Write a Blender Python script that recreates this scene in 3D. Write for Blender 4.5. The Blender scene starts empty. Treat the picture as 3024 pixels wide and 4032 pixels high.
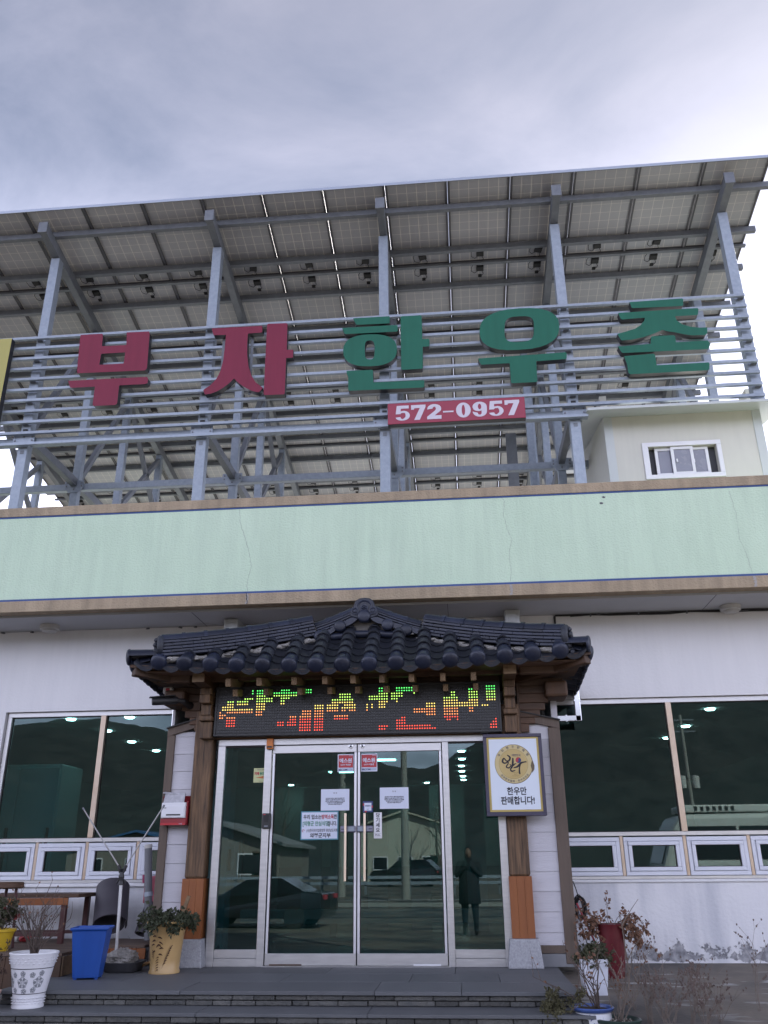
import bpy, bmesh, math, random
from mathutils import Vector, Matrix, Euler
R = math.radians
rnd = random.Random(7)
S = bpy.context.scene
COL = S.collection

# ---------------------------------------------------------------- camera
cam = bpy.data.cameras.new('camera'); co = bpy.data.objects.new('camera', cam); COL.objects.link(co)
cam.sensor_fit = 'VERTICAL'; cam.sensor_height = 24.0; cam.lens = 3346.56 / 4032 * 24
cam.clip_start = .05; cam.clip_end = 2000
def cam_axes(p, y, r):
    f = Vector((-math.sin(y) * math.cos(p), math.cos(y) * math.cos(p), math.sin(p)))
    a = Vector((math.cos(y), math.sin(y), 0)); u = a.cross(f)
    return a * math.cos(r) + u * math.sin(r), -a * math.sin(r) + u * math.cos(r), f
ca, cu, cf = cam_axes(R(22.497), R(5.048), R(-.49))
m = Matrix.Identity(4)
for i in range(3): m[i][0], m[i][1], m[i][2] = ca[i], cu[i], -cf[i]
m.translation = (1.12, -10.75, 1.40)
co.matrix_world = m
S.camera = co

# ---------------------------------------------------------------- sky and sun
SUN_EL, SUN_AZ = R(36), R(37)          # the sun stands behind the building, to the right
sd = Vector((math.sin(SUN_AZ) * math.cos(SUN_EL), math.cos(SUN_AZ) * math.cos(SUN_EL), math.sin(SUN_EL)))
W = bpy.data.worlds.new('World'); S.world = W; W.use_nodes = True
nt = W.node_tree; nt.nodes.clear()
def N(t, kind, **kw):
    n = t.nodes.new(kind)
    for k, v in kw.items(): setattr(n, k, v)
    return n
out = N(nt, 'ShaderNodeOutputWorld'); bg = N(nt, 'ShaderNodeBackground'); bg.inputs[1].default_value = .07
sky = N(nt, 'ShaderNodeTexSky'); sky.sky_type = 'NISHITA'; sky.sun_disc = False
sky.sun_elevation = SUN_EL; sky.sun_rotation = SUN_AZ; sky.air_density = 1.0; sky.dust_density = .5; sky.ozone_density = 2.0
tc = N(nt, 'ShaderNodeTexCoord')
sep = N(nt, 'ShaderNodeSeparateXYZ'); nt.links.new(tc.outputs['Generated'], sep.inputs[0])
mz = N(nt, 'ShaderNodeMath', operation='ADD'); mz.inputs[1].default_value = .25; nt.links.new(sep.outputs[2], mz.inputs[0])
mm = N(nt, 'ShaderNodeMath', operation='MAXIMUM'); mm.inputs[1].default_value = .05; nt.links.new(mz.outputs[0], mm.inputs[0])
dv = N(nt, 'ShaderNodeVectorMath', operation='DIVIDE'); nt.links.new(tc.outputs['Generated'], dv.inputs[0])
cb = N(nt, 'ShaderNodeCombineXYZ')
for i in range(3): nt.links.new(mm.outputs[0], cb.inputs[i])
nt.links.new(cb.outputs[0], dv.inputs[1])
mp = N(nt, 'ShaderNodeMapping'); mp.inputs['Rotation'].default_value = (0, 0, R(28)); mp.inputs['Scale'].default_value = (1.1, 2.0, 1.0)
mp.inputs['Location'].default_value = (.35, .2, 0)
nt.links.new(dv.outputs[0], mp.inputs[0])
nz = N(nt, 'ShaderNodeTexNoise'); nz.inputs['Scale'].default_value = 1.9; nz.inputs['Detail'].default_value = 9; nz.inputs['Roughness'].default_value = .57; nz.inputs['Distortion'].default_value = .35
nt.links.new(mp.outputs[0], nz.inputs['Vector'])
rp = N(nt, 'ShaderNodeValToRGB'); rp.color_ramp.elements[0].position = .36; rp.color_ramp.elements[1].position = .66
rp.color_ramp.elements[0].color = (.42, .42, .42, 1); rp.color_ramp.elements[1].color = (1, 1, 1, 1)
nt.links.new(nz.outputs['Fac'], rp.inputs[0])
# thin cloud: lit through from the sun side (forward scattering round the sun's direction)
dot = N(nt, 'ShaderNodeVectorMath', operation='DOT_PRODUCT'); dot.inputs[1].default_value = sd; nt.links.new(tc.outputs['Generated'], dot.inputs[0])
mx = N(nt, 'ShaderNodeMath', operation='MAXIMUM'); mx.inputs[1].default_value = 0; nt.links.new(dot.outputs['Value'], mx.inputs[0])
pw = N(nt, 'ShaderNodeMath', operation='POWER'); pw.inputs[1].default_value = 12; nt.links.new(mx.outputs[0], pw.inputs[0])
# cloud brightens towards the horizon all round, steepened to light the shaded facade
er = N(nt, 'ShaderNodeFloatCurve'); cv = er.mapping.curves[0]
for i, (zx, zv) in enumerate(((0, .95), (.30, .84), (.50, .48), (.66, .200), (.80, .128), (1, .10))):
    if i in (0, 5): cv.points[0 if i == 0 else -1].location = (zx, zv)
    else: cv.points.new(zx, zv)
er.mapping.update(); nt.links.new(sep.outputs[2], er.inputs['Value'])
e2 = N(nt, 'ShaderNodeMath', operation='MULTIPLY'); e2.inputs[1].default_value = 15.0; nt.links.new(er.outputs[0], e2.inputs[0]); 
c1 = N(nt, 'ShaderNodeVectorMath', operation='SCALE'); c1.inputs[0].default_value = (.89, .92, 1.18); nt.links.new(e2.outputs[0], c1.inputs['Scale'])
c2 = N(nt, 'ShaderNodeVectorMath', operation='SCALE'); c2.inputs[0].default_value = (1.15, 1.08, 1.02); nt.links.new(pw.outputs[0], c2.inputs['Scale'])
cc = N(nt, 'ShaderNodeVectorMath', operation='ADD'); nt.links.new(c1.outputs[0], cc.inputs[0]); nt.links.new(c2.outputs[0], cc.inputs[1])
mix = N(nt, 'ShaderNodeMix', data_type='RGBA'); nt.links.new(rp.outputs[0], mix.inputs['Factor'])
sk2 = N(nt, 'ShaderNodeVectorMath', operation='SCALE'); sk2.inputs['Scale'].default_value = .36; nt.links.new(sky.outputs[0], sk2.inputs[0]); nt.links.new(sk2.outputs[0], mix.inputs['A']); nt.links.new(cc.outputs[0], mix.inputs['B'])
nt.links.new(mix.outputs['Result'], bg.inputs[0]); nt.links.new(bg.outputs[0], out.inputs[0])
sl = bpy.data.lights.new('sun', 'SUN'); sl.energy = 4.0; sl.angle = R(.53); sl.color = (1, .95, .87)
so = bpy.data.objects.new('sun', sl); COL.objects.link(so); so.rotation_euler = sd.to_track_quat('Z', 'Y').to_euler(); so.location = (20, 30, 40)
S.view_settings.view_transform = 'Standard'; S.view_settings.look = 'None'; S.view_settings.gamma = 1; S.view_settings.use_curve_mapping = False
S.view_settings.exposure = 2.02
try:
    S.cycles.max_bounces = 8; S.cycles.transparent_max_bounces = 16; S.cycles.caustics_reflective = False; S.cycles.caustics_refractive = False
    S.cycles.sample_clamp_indirect = 4; S.cycles.use_denoising = True
except Exception: pass

# ---------------------------------------------------------------- materials
MT = {}
def mat(name, c, rough=.6, metal=0., c2=None, nscale=6., amt=.5, bump=0., bscale=120., stretch=None, spec=None, detail=5, bdist=.01, coat=0., rv=0., streak=0.):
    if name in MT: return MT[name]
    M = bpy.data.materials.new(name); M.use_nodes = True; MT[name] = M
    t = M.node_tree; b = t.nodes['Principled BSDF']
    b.inputs['Base Color'].default_value = (*c, 1); b.inputs['Roughness'].default_value = rough; b.inputs['Metallic'].default_value = metal
    if spec is not None: b.inputs['Specular IOR Level'].default_value = spec
    if coat: b.inputs['Coat Weight'].default_value = coat; b.inputs['Coat Roughness'].default_value = .12
    tcn = N(t, 'ShaderNodeTexCoord'); vec = tcn.outputs['Object']
    if stretch:
        mpn = N(t, 'ShaderNodeMapping'); mpn.inputs['Scale'].default_value = stretch; t.links.new(vec, mpn.inputs[0]); vec = mpn.outputs[0]
    if rv:   # pieces differ from one another
        oi = N(t, 'ShaderNodeObjectInfo'); ad = N(t, 'ShaderNodeVectorMath', operation='ADD'); sc_ = N(t, 'ShaderNodeVectorMath', operation='SCALE')
        cmb = N(t, 'ShaderNodeCombineXYZ')
        for i in range(3): t.links.new(oi.outputs['Random'], cmb.inputs[i])
        t.links.new(cmb.outputs[0], sc_.inputs[0]); sc_.inputs['Scale'].default_value = 37
        t.links.new(vec, ad.inputs[0]); t.links.new(sc_.outputs[0], ad.inputs[1]); vec = ad.outputs[0]
    col_out = None
    if c2 is not None:
        n = N(t, 'ShaderNodeTexNoise'); n.inputs['Scale'].default_value = nscale; n.inputs['Detail'].default_value = detail; n.inputs['Roughness'].default_value = .6
        t.links.new(vec, n.inputs['Vector'])
        r_ = N(t, 'ShaderNodeValToRGB'); r_.color_ramp.elements[0].position = .5 - amt / 2; r_.color_ramp.elements[1].position = .5 + amt / 2
        r_.color_ramp.elements[0].color = (*c, 1); r_.color_ramp.elements[1].color = (*c2, 1)
        t.links.new(n.outputs['Fac'], r_.inputs[0]); col_out = r_.outputs[0]
        rr = N(t, 'ShaderNodeMapRange'); rr.inputs['To Min'].default_value = max(.03, rough - .08); rr.inputs['To Max'].default_value = min(1, rough + .1)
        t.links.new(n.outputs['Fac'], rr.inputs[0]); t.links.new(rr.outputs[0], b.inputs['Roughness'])
    if rv and col_out is not None:
        hv = N(t, 'ShaderNodeHueSaturation'); mr = N(t, 'ShaderNodeMapRange'); mr.inputs['To Min'].default_value = 1 - rv; mr.inputs['To Max'].default_value = 1 + rv
        t.links.new(oi.outputs['Random'], mr.inputs[0]); t.links.new(mr.outputs[0], hv.inputs['Value']); t.links.new(col_out, hv.inputs['Color']); col_out = hv.outputs[0]
    if streak and col_out is not None:   # rain streaks and uneven fading
        ms_ = N(t, 'ShaderNodeMapping'); ms_.inputs['Scale'].default_value = (3.2, 3.2, .30); t.links.new(tcn.outputs['Object'], ms_.inputs[0])
        ns = N(t, 'ShaderNodeTexNoise'); ns.inputs['Scale'].default_value = 2.4; ns.inputs['Detail'].default_value = 7; ns.inputs['Roughness'].default_value = .65; t.links.new(ms_.outputs[0], ns.inputs['Vector'])
        rs_ = N(t, 'ShaderNodeValToRGB'); rs_.color_ramp.elements[0].position = .38; rs_.color_ramp.elements[1].position = .70
        rs_.color_ramp.elements[0].color = (1, 1, 1, 1); rs_.color_ramp.elements[1].color = (1 - streak, 1 - streak * .95, 1 - streak * .9, 1); t.links.new(ns.outputs['Fac'], rs_.inputs[0])
        mu_ = N(t, 'ShaderNodeMix', data_type='RGBA'); mu_.blend_type = 'MULTIPLY'; mu_.inputs['Factor'].default_value = 1; t.links.new(col_out, mu_.inputs['A']); t.links.new(rs_.outputs[0], mu_.inputs['B']); col_out = mu_.outputs['Result']
    if col_out is not None: t.links.new(col_out, b.inputs['Base Color'])
    if bump:
        n2 = N(t, 'ShaderNodeTexNoise'); n2.inputs['Scale'].default_value = bscale; n2.inputs['Detail'].default_value = 3
        t.links.new(vec, n2.inputs['Vector']); bp = N(t, 'ShaderNodeBump'); bp.inputs['Strength'].default_value = bump; bp.inputs['Distance'].default_value = bdist
        t.links.new(n2.outputs['Fac'], bp.inputs['Height']); t.links.new(bp.outputs[0], b.inputs['Normal'])
    return M
def emis(name, c, s):
    if name in MT: return MT[name]
    M = bpy.data.materials.new(name); M.use_nodes = True; MT[name] = M
    b = M.node_tree.nodes['Principled BSDF']; b.inputs['Base Color'].default_value = (.02, .02, .02, 1)
    b.inputs['Emission Color'].default_value = (*c, 1); b.inputs['Emission Strength'].default_value = s
    return M
def glass(name, tint, refl=.09, refl_tint=(1, 1, 1)):
    M = bpy.data.materials.new(name); M.use_nodes = True; MT[name] = M; t = M.node_tree; t.nodes.clear()
    o = N(t, 'ShaderNodeOutputMaterial'); tr = N(t, 'ShaderNodeBsdfTransparent'); tr.inputs[0].default_value = (*tint, 1)
    gl = N(t, 'ShaderNodeBsdfGlossy'); gl.inputs['Roughness'].default_value = 0.0; gl.inputs[0].default_value = (*refl_tint, 1)
    lw = N(t, 'ShaderNodeLayerWeight'); lw.inputs[0].default_value = .5
    p5 = N(t, 'ShaderNodeMath', operation='POWER'); p5.inputs[1].default_value = 4.5; t.links.new(lw.outputs['Facing'], p5.inputs[0])
    ma = N(t, 'ShaderNodeMath', operation='MULTIPLY_ADD'); ma.inputs[1].default_value = .8; ma.inputs[2].default_value = refl; t.links.new(p5.outputs[0], ma.inputs[0]); ma.use_clamp = True
    ms = N(t, 'ShaderNodeMixShader'); t.links.new(ma.outputs[0], ms.inputs[0]); t.links.new(tr.outputs[0], ms.inputs[1]); t.links.new(gl.outputs[0], ms.inputs[2])
    t.links.new(ms.outputs[0], o.inputs[0]); return M

M_mint = mat('mint_stucco', (.565, .725, .55), .85, streak=.10, c2=(.625, .775, .605), nscale=1.1, amt=.7, bump=.55, bscale=46, bdist=.016)
M_beige = mat('beige_stucco', (.36, .285, .195), .85, streak=.3, c2=(.47, .375, .265), nscale=3.2, amt=.6, bump=.8, bscale=45, bdist=.014)
M_blue = mat('blue_line_paint', (.035, .075, .22), .7, c2=(.05, .10, .28), nscale=9, bump=.5, bscale=40)
M_white = mat('white_wall_paint', (.74, .74, .755), .8, streak=.05, c2=(.76, .76, .78), nscale=.9, amt=.6, bump=.25, bscale=30, bdist=.01)
M_soffit = mat('soffit_sheet', (.36, .37, .39), .5, c2=(.46, .47, .49), nscale=1.3, amt=.6, bump=.1, bscale=20)
M_frame = mat('stainless_frame', (.45, .445, .455), .34, .80, c2=(.56, .55, .55), nscale=5, stretch=(1, 1, 6), bump=.03, bscale=90)
M_warm = mat('warm_mullion_metal', (.46, .345, .255), .36, .6, c2=(.58, .48, .39), nscale=3, stretch=(1, 1, 1.5))
M_alu = mat('window_white_frame', (.62, .64, .72), .45, .1, c2=(.68, .70, .77), nscale=4)
M_black = mat('black_gasket', (.012, .012, .013), .6)
M_dark = mat('dark_plastic', (.018, .018, .020), .45)
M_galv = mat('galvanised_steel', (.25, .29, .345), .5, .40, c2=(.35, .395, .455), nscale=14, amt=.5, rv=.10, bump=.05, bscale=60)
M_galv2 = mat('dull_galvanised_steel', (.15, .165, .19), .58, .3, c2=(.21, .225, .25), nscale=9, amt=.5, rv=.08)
M_bolt = mat('bolt_steel', (.22, .22, .24), .4, .7)
M_tile = mat('glazed_roof_tile', (.009, .013, .030), .40, c2=(.020, .025, .046), nscale=16, amt=.7, bump=.3, bscale=55, rv=.30, coat=.10, spec=.4)
M_tiledull = mat('weathered_roof_tile', (.010, .013, .024), .52, c2=(.030, .033, .042), nscale=11, amt=.6, bump=.4, bscale=70, rv=.25)
M_mortar = mat('white_mortar', (.26, .25, .235), .9, c2=(.46, .44, .41), nscale=14, bump=1, bscale=40, bdist=.02)
M_wood = mat('brown_stained_wood', (.034, .017, .009), .6, c2=(.085, .042, .020), nscale=5, amt=.6, stretch=(1.2, 1.2, .35), bump=.35, bscale=30, rv=.25)
M_woodh = mat('brown_board_wood', (.046, .023, .012), .6, c2=(.120, .062, .033), nscale=6, amt=.6, stretch=(.25, 1.5, 2.2), bump=.3, bscale=30, rv=.25)
M_endgrain = mat('pale_rafter_wood', (.13, .08, .04), .7, c2=(.22, .145, .08), nscale=20, amt=.6, bump=.3, bscale=60, rv=.15)
M_pillar = mat('weathered_pillar_wood', (.036, .020, .011), .65, c2=(.185, .108, .056), nscale=11, amt=.34, stretch=(3, 3, .22), bump=.5, bscale=26)
M_orange = mat('orange_stained_wood', (.20, .062, .016), .55, c2=(.28, .095, .026), nscale=6, amt=.6, stretch=(4, 4, .3), bump=.2, bscale=40)
M_trim = mat('grey_brown_trim', (.085, .062, .048), .65, c2=(.14, .105, .082), nscale=7, amt=.6, stretch=(3, 3, .3), bump=.25, bscale=40)
M_siding = mat('white_siding_board', (.50, .49, .53), .6, c2=(.56, .55, .59), nscale=5, stretch=(.3, 1, 5), bump=.3, bscale=50, rv=.04)
M_granite = mat('grey_granite', (.24, .245, .265), .75, c2=(.42, .425, .45), nscale=55, amt=.45, bump=.5, bscale=70, bdist=.008)
M_slate = mat('grey_stone_paving', (.085, .09, .10), .62, c2=(.125, .13, .138), nscale=4, amt=.7, bump=.25, bscale=60, rv=.12)
M_slate2 = mat('rough_riser_stone', (.05, .055, .058), .75, c2=(.12, .115, .105), nscale=8, amt=.7, bump=1, bscale=25, bdist=.02, rv=.35)
M_wpaint = mat('white_gloss_plastic', (.70, .70, .74), .35, c2=(.75, .75, .78), nscale=5)
M_paper = mat('white_paper', (.62, .66, .78), .7)
M_ink = mat('black_ink', (.02, .02, .03), .7)
M_ink2 = mat('grey_ink', (.10, .10, .12), .7)
M_red = mat('red_sticker', (.42, .035, .045), .45)
M_redink = mat('red_ink', (.40, .04, .06), .6)
M_navy = mat('navy_ink', (.03, .05, .16), .6)
M_greenink = mat('green_ink', (.03, .20, .12), .6)
M_gold = mat('gold_print', (.42, .30, .10), .45, c2=(.58, .45, .20), nscale=4, amt=.8)
M_gold2 = mat('gold_print_light', (.60, .50, .27), .45, c2=(.52, .42, .20), nscale=3, amt=.8)
M_goldframe = mat('gold_frame_line', (.42, .32, .10), .4, .3)
M_sred = mat('sign_red_face', (.20, .022, .052), .55, c2=(.22, .026, .058), nscale=1.5, spec=.3, streak=.12)
M_sgreen = mat('sign_green_face', (.014, .125, .080), .55, c2=(.018, .142, .092), nscale=1.5, spec=.3, streak=.12)
M_sblack = mat('sign_black_side', (.012, .012, .016), .45)
M_syellow = mat('sign_yellow_face', (.40, .36, .10), .45)
M_pink = mat('phone_sign_red', (.30, .030, .065), .42)
M_digit = mat('phone_digit_white', (.62, .58, .66), .5)
M_cabin = mat('cream_metal_panel', (.56, .55, .49), .5, streak=.06, c2=(.61, .60, .54), nscale=1.2)
M_cabin2 = mat('pale_blue_grey_flashing', (.50, .53, .53), .45, c2=(.55, .58, .58), nscale=2)
M_glass = glass('green_tinted_glass', (.32, .50, .51), .055, (.84, 1, 1))
M_glass2 = glass('cabin_glass', (.55, .6, .66), .16)
M_steel = mat('polished_steel', (.58, .58, .60), .14, 1.0)
M_ground = None

# ---------------------------------------------------------------- mesh helpers
WL = {}
class MB:
    def __init__(s): s.v = []; s.f = []; s.mi = []; s.cm = 0
    def add(s, vs, fs):
        o = len(s.v); s.v += [tuple(v) for v in vs]; s.f += [tuple(o + i for i in f) for f in fs]; s.mi += [s.cm] * len(fs); return s
    def box(s, x0, x1, y0, y1, z0, z1):
        return s.add([(x0, y0, z0), (x1, y0, z0), (x1, y1, z0), (x0, y1, z0), (x0, y0, z1), (x1, y0, z1), (x1, y1, z1), (x0, y1, z1)],
                     [(0, 3, 2, 1), (4, 5, 6, 7), (0, 1, 5, 4), (1, 2, 6, 5), (2, 3, 7, 6), (3, 0, 4, 7)])
    def obox(s, c, size, M=None):
        hx, hy, hz = size[0] / 2, size[1] / 2, size[2] / 2; c = Vector(c); M = M or Matrix.Identity(3)
        P = [c + M @ Vector(p) for p in ((-hx, -hy, -hz), (hx, -hy, -hz), (hx, hy, -hz), (-hx, hy, -hz), (-hx, -hy, hz), (hx, -hy, hz), (hx, hy, hz), (-hx, hy, hz))]
        return s.add(P, [(0, 3, 2, 1), (4, 5, 6, 7), (0, 1, 5, 4), (1, 2, 6, 5), (2, 3, 7, 6), (3, 0, 4, 7)])
    def bar(s, a, b, w, h, up=(0, 0, 1)):
        a, b = Vector(a), Vector(b); d = (b - a); L = d.length; d.normalize(); u = Vector(up)
        x = d.cross(u)
        if x.length < 1e-4: x = d.cross(Vector((0, 1, 0)))
        x.normalize(); z = x.cross(d).normalized()
        M = Matrix((x, d, z)).transposed()
        return s.obox((a + b) / 2, (w, L, h), M)
    def tube(s, pts, r, n=8, caps=True, r1=None):
        pts = [Vector(p) for p in pts]; k = len(pts); rs = r if isinstance(r, (list, tuple)) else ([r] * k if r1 is None else [r + (r1 - r) * i / (k - 1) for i in range(k)])
        prev = None; vs = []
        for i, p in enumerate(pts):
            d = (pts[min(i + 1, k - 1)] - pts[max(i - 1, 0)]).normalized()
            if prev is None:
                a = d.cross(Vector((0, 0, 1)))
                if a.length < .05: a = d.cross(Vector((0, 1, 0)))
            else: a = prev - d * prev.dot(d)
            a.normalize(); prev = a; b = d.cross(a)
            for j in range(n):
                t = 2 * math.pi * j / n; vs.append(p + (a * math.cos(t) + b * math.sin(t)) * rs[i])
        fs = []
        for i in range(k - 1):
            for j in range(n):
                j2 = (j + 1) % n; fs.append((i * n + j, i * n + j2, (i + 1) * n + j2, (i + 1) * n + j))
        if caps: fs += [tuple(range(n - 1, -1, -1)), tuple((k - 1) * n + j for j in range(n))]
        return s.add(vs, fs)
    def lathe(s, prof, c, n=20, M=None, caps=True):
        vs = []; c = Vector(c); M = M or Matrix.Identity(3)
        for (r, z) in prof:
            for j in range(n):
                t = 2 * math.pi * j / n; vs.append(c + M @ Vector((r * math.cos(t), r * math.sin(t), z)))
        fs = []; k = len(prof)
        for i in range(k - 1):
            for j in range(n):
                j2 = (j + 1) % n; fs.append((i * n + j, i * n + j2, (i + 1) * n + j2, (i + 1) * n + j))
        if caps: fs += [tuple(range(n - 1, -1, -1)), tuple((k - 1) * n + j for j in range(n))]
        return s.add(vs, fs)
    def prism(s, poly, y0, y1):      # convex-ish polygon (x, z) between two depths; y0 is the front
        n = len(poly); vs = [(x, y0, z) for x, z in poly] + [(x, y1, z) for x, z in poly]
        fs = [tuple(range(n)), tuple(range(2 * n - 1, n - 1, -1))] + [(i, i + n, (i + 1) % n + n, (i + 1) % n) for i in range(n)]
        return s.add(vs, fs)
    def blob(s, c, r, seg=8, ring=5, jit=.0):
        c = Vector(c); r = Vector(r) if not isinstance(r, (int, float)) else Vector((r, r, r)); vs = []; fs = []
        for i in range(ring + 1):
            ph = math.pi * i / ring
            for j in range(seg):
                t = 2 * math.pi * j / seg; k = 1 + rnd.uniform(-jit, jit)
                vs.append(c + Vector((r.x * math.sin(ph) * math.cos(t), r.y * math.sin(ph) * math.sin(t), r.z * math.cos(ph))) * k if 0 < i < ring else c + Vector((0, 0, r.z * math.cos(ph))))
        for i in range(ring):
            for j in range(seg):
                j2 = (j + 1) % seg; fs.append((i * seg + j, (i + 1) * seg + j, (i + 1) * seg + j2, i * seg + j2))
        return s.add(vs, fs)
    def mesh(s, name, mats, off=(0, 0, 0), smooth=None, fix=True):
        me = bpy.data.meshes.new(name); o = Vector(off)
        me.from_pydata([tuple(Vector(v) - o) for v in s.v], [], s.f)
        for mt in (mats if isinstance(mats, (list, tuple)) else [mats]): me.materials.append(mt)
        if any(s.mi): me.polygons.foreach_set('material_index', s.mi)
        if fix:
            bm = bmesh.new(); bm.from_mesh(me); bmesh.ops.recalc_face_normals(bm, faces=bm.faces); bm.to_mesh(me); bm.free()
        if smooth is not None:
            me.polygons.foreach_set('use_smooth', [True] * len(me.polygons)); me.set_sharp_from_angle(angle=R(smooth))
        me.update(); return me
    def build(s, name, mats, parent=None, smooth=None, bevel=0., kind=None, label=None, fix=True):
        off = WL[parent.name] if parent else Vector((0, 0, 0))
        o = bpy.data.objects.new(name, s.mesh(name, mats, off, smooth, fix)); COL.objects.link(o)
        if parent: o.parent = parent
        WL[o.name] = Vector(off)
        if bevel:
            b = o.modifiers.new('bevel', 'BEVEL'); b.width = bevel; b.segments = 2; b.limit_method = 'ANGLE'; b.angle_limit = R(40)
        if kind: o['kind'] = kind
        if label: o['label'] = label
        return o
def tag(o, label, cat, group=None):
    o['label'] = label; o['category'] = cat
    if group: o['group'] = group
    return o
def thing(name, loc, label, cat, group=None):
    o = bpy.data.objects.new(name, None); COL.objects.link(o); o.location = loc; o.empty_display_size = .1; WL[o.name] = Vector(loc)
    return tag(o, label, cat, group)
def inst(src, name, parent, loc, rot=(0, 0, 0), scale=None):
    """another piece that shares mesh data with src; loc in world"""
    o = bpy.data.objects.new(name, src.data if hasattr(src, 'data') else src); COL.objects.link(o)
    o.parent = parent; o.location = Vector(loc) - (WL[parent.name] if parent else Vector()); o.rotation_euler = rot
    if scale: o.scale = scale
    WL[o.name] = Vector(loc); return o
def kids(o): return [c for c in o.children]
def copy_tree(o, parent=None):
    c = o.copy(); COL.objects.link(c)
    if parent: c.parent = parent
    for ch in kids(o): copy_tree(ch, c)
    return c
# flat outlines with holes -> solid, standing in the facade plane (x, z), front at y0, thickness d
def outline(name, polys, y0, d, mats, parent=None, side_mat=False, bevel=0., label=None, smooth=None):
    cu_ = bpy.data.curves.new(name, 'CURVE'); cu_.dimensions = '2D'; cu_.fill_mode = 'BOTH'; cu_.extrude = d / 2
    for p in polys:
        sp = cu_.splines.new('POLY'); sp.points.add(len(p) - 1); sp.use_cyclic_u = True
        for i, (x, z) in enumerate(p): sp.points[i].co = (x, z, 0, 1)
    return from_curve(name, cu_, y0 + d / 2, mats, parent, side_mat, label, bevel)
def from_curve(name, cu_, yc, mats, parent, side_mat=False, label=None, bevel=0., M=None):
    tmp = bpy.data.objects.new('tmp', cu_); me = bpy.data.meshes.new_from_object(tmp); bpy.data.objects.remove(tmp)
    off = WL[parent.name] if parent else Vector((0, 0, 0))
    for v in me.vertices:
        p = Vector((v.co.x, -v.co.z, v.co.y))
        if M is not None: p = M @ p
        v.co = p + Vector((0, yc, 0)) - off
    me.materials.clear()
    for mt in (mats if isinstance(mats, (list, tuple)) else [mats]): me.materials.append(mt)
    me.update()
    if side_mat:
        for p in me.polygons: p.material_index = 0 if abs(p.normal.y) > .8 else 1
    else:
        for p in me.polygons: p.material_index = 0
    me.name = name
    o = bpy.data.objects.new(name, me); COL.objects.link(o)
    if parent: o.parent = parent
    WL[o.name] = Vector(off)
    if bevel:
        b = o.modifiers.new('bevel', 'BEVEL'); b.width = bevel; b.segments = 2; b.limit_method = 'ANGLE'; b.angle_limit = R(50)
    if label: o['label'] = label
    return o
def txt(s, x, z, y, size, mt, parent, bold=0., sx=1., align='CENTER', d=.0016, name='lettering', rot=0., shear=0., space=1., line=1.):
    c = bpy.data.curves.new(name, 'FONT'); c.body = s; c.size = size; c.align_x = align; c.align_y = 'CENTER'; c.extrude = d / 2; c.offset = bold; c.shear = shear; c.space_character = space; c.space_line = line
    c.resolution_u = 3
    M = Matrix.Translation((x, 0, z)) @ Matrix.Rotation(-rot, 4, 'Y') @ Matrix.Diagonal((sx, 1, 1, 1))
    return from_curve(name, c, y, mt, parent, M=M)

# ---------------------------------------------------------------- ground
def ground_mat():
    M = mat('concrete_and_asphalt', (.048, .049, .054), .8, c2=(.18, .155, .128), nscale=.75, amt=.26, bump=.6, bscale=40, bdist=.01)
    t = M.node_tree; b = t.nodes['Principled BSDF']; src = b.inputs['Base Color'].links[0].from_socket
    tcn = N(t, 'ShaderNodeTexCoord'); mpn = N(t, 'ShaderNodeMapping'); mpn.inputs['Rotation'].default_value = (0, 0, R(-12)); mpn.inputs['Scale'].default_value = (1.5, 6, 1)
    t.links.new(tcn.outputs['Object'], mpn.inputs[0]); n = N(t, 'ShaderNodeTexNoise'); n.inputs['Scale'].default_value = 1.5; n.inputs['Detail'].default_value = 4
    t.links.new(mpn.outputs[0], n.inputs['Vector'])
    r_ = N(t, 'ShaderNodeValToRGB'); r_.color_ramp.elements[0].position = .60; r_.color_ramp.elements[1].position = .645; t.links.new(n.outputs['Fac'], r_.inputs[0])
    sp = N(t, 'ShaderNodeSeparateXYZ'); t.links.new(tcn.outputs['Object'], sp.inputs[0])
    # pale streaks in the base colour, only on the concrete apron in front of the right hand wall
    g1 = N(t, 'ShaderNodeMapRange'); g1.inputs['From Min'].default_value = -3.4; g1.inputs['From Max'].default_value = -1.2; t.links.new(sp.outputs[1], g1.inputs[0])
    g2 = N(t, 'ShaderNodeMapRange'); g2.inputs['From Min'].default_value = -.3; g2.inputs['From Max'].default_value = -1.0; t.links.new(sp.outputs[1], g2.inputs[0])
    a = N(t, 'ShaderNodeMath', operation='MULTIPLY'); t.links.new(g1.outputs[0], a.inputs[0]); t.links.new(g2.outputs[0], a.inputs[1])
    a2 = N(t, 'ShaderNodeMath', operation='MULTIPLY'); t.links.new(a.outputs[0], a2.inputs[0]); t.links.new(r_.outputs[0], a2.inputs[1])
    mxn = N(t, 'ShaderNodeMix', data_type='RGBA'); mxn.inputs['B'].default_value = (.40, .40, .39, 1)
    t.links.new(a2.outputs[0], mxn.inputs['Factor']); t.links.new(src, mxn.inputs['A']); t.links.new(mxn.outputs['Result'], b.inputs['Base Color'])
    return M
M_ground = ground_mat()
def gz(y):
    P = [(-900, 0), (-34, 0), (-23, -.42), (-17, -.38), (-12, 0), (-5.2, 0), (-3.4, .16), (-2.3, .30), (0, .37), (900, .37)]
    for (a, za), (b, zb) in zip(P, P[1:]):
        if a <= y <= b: return za + (zb - za) * (y - a) / (b - a)
g = MB(); xs = [-600, -60, -20, -6, 0, 2, 4, 8, 20, 60, 600]; ys = [-600, -80, -34, -28, -23, -20, -17, -14.5, -12, -5.2, -4.3, -3.4, -2.85, -2.3, -1.2, 0, 16, 60]
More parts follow.
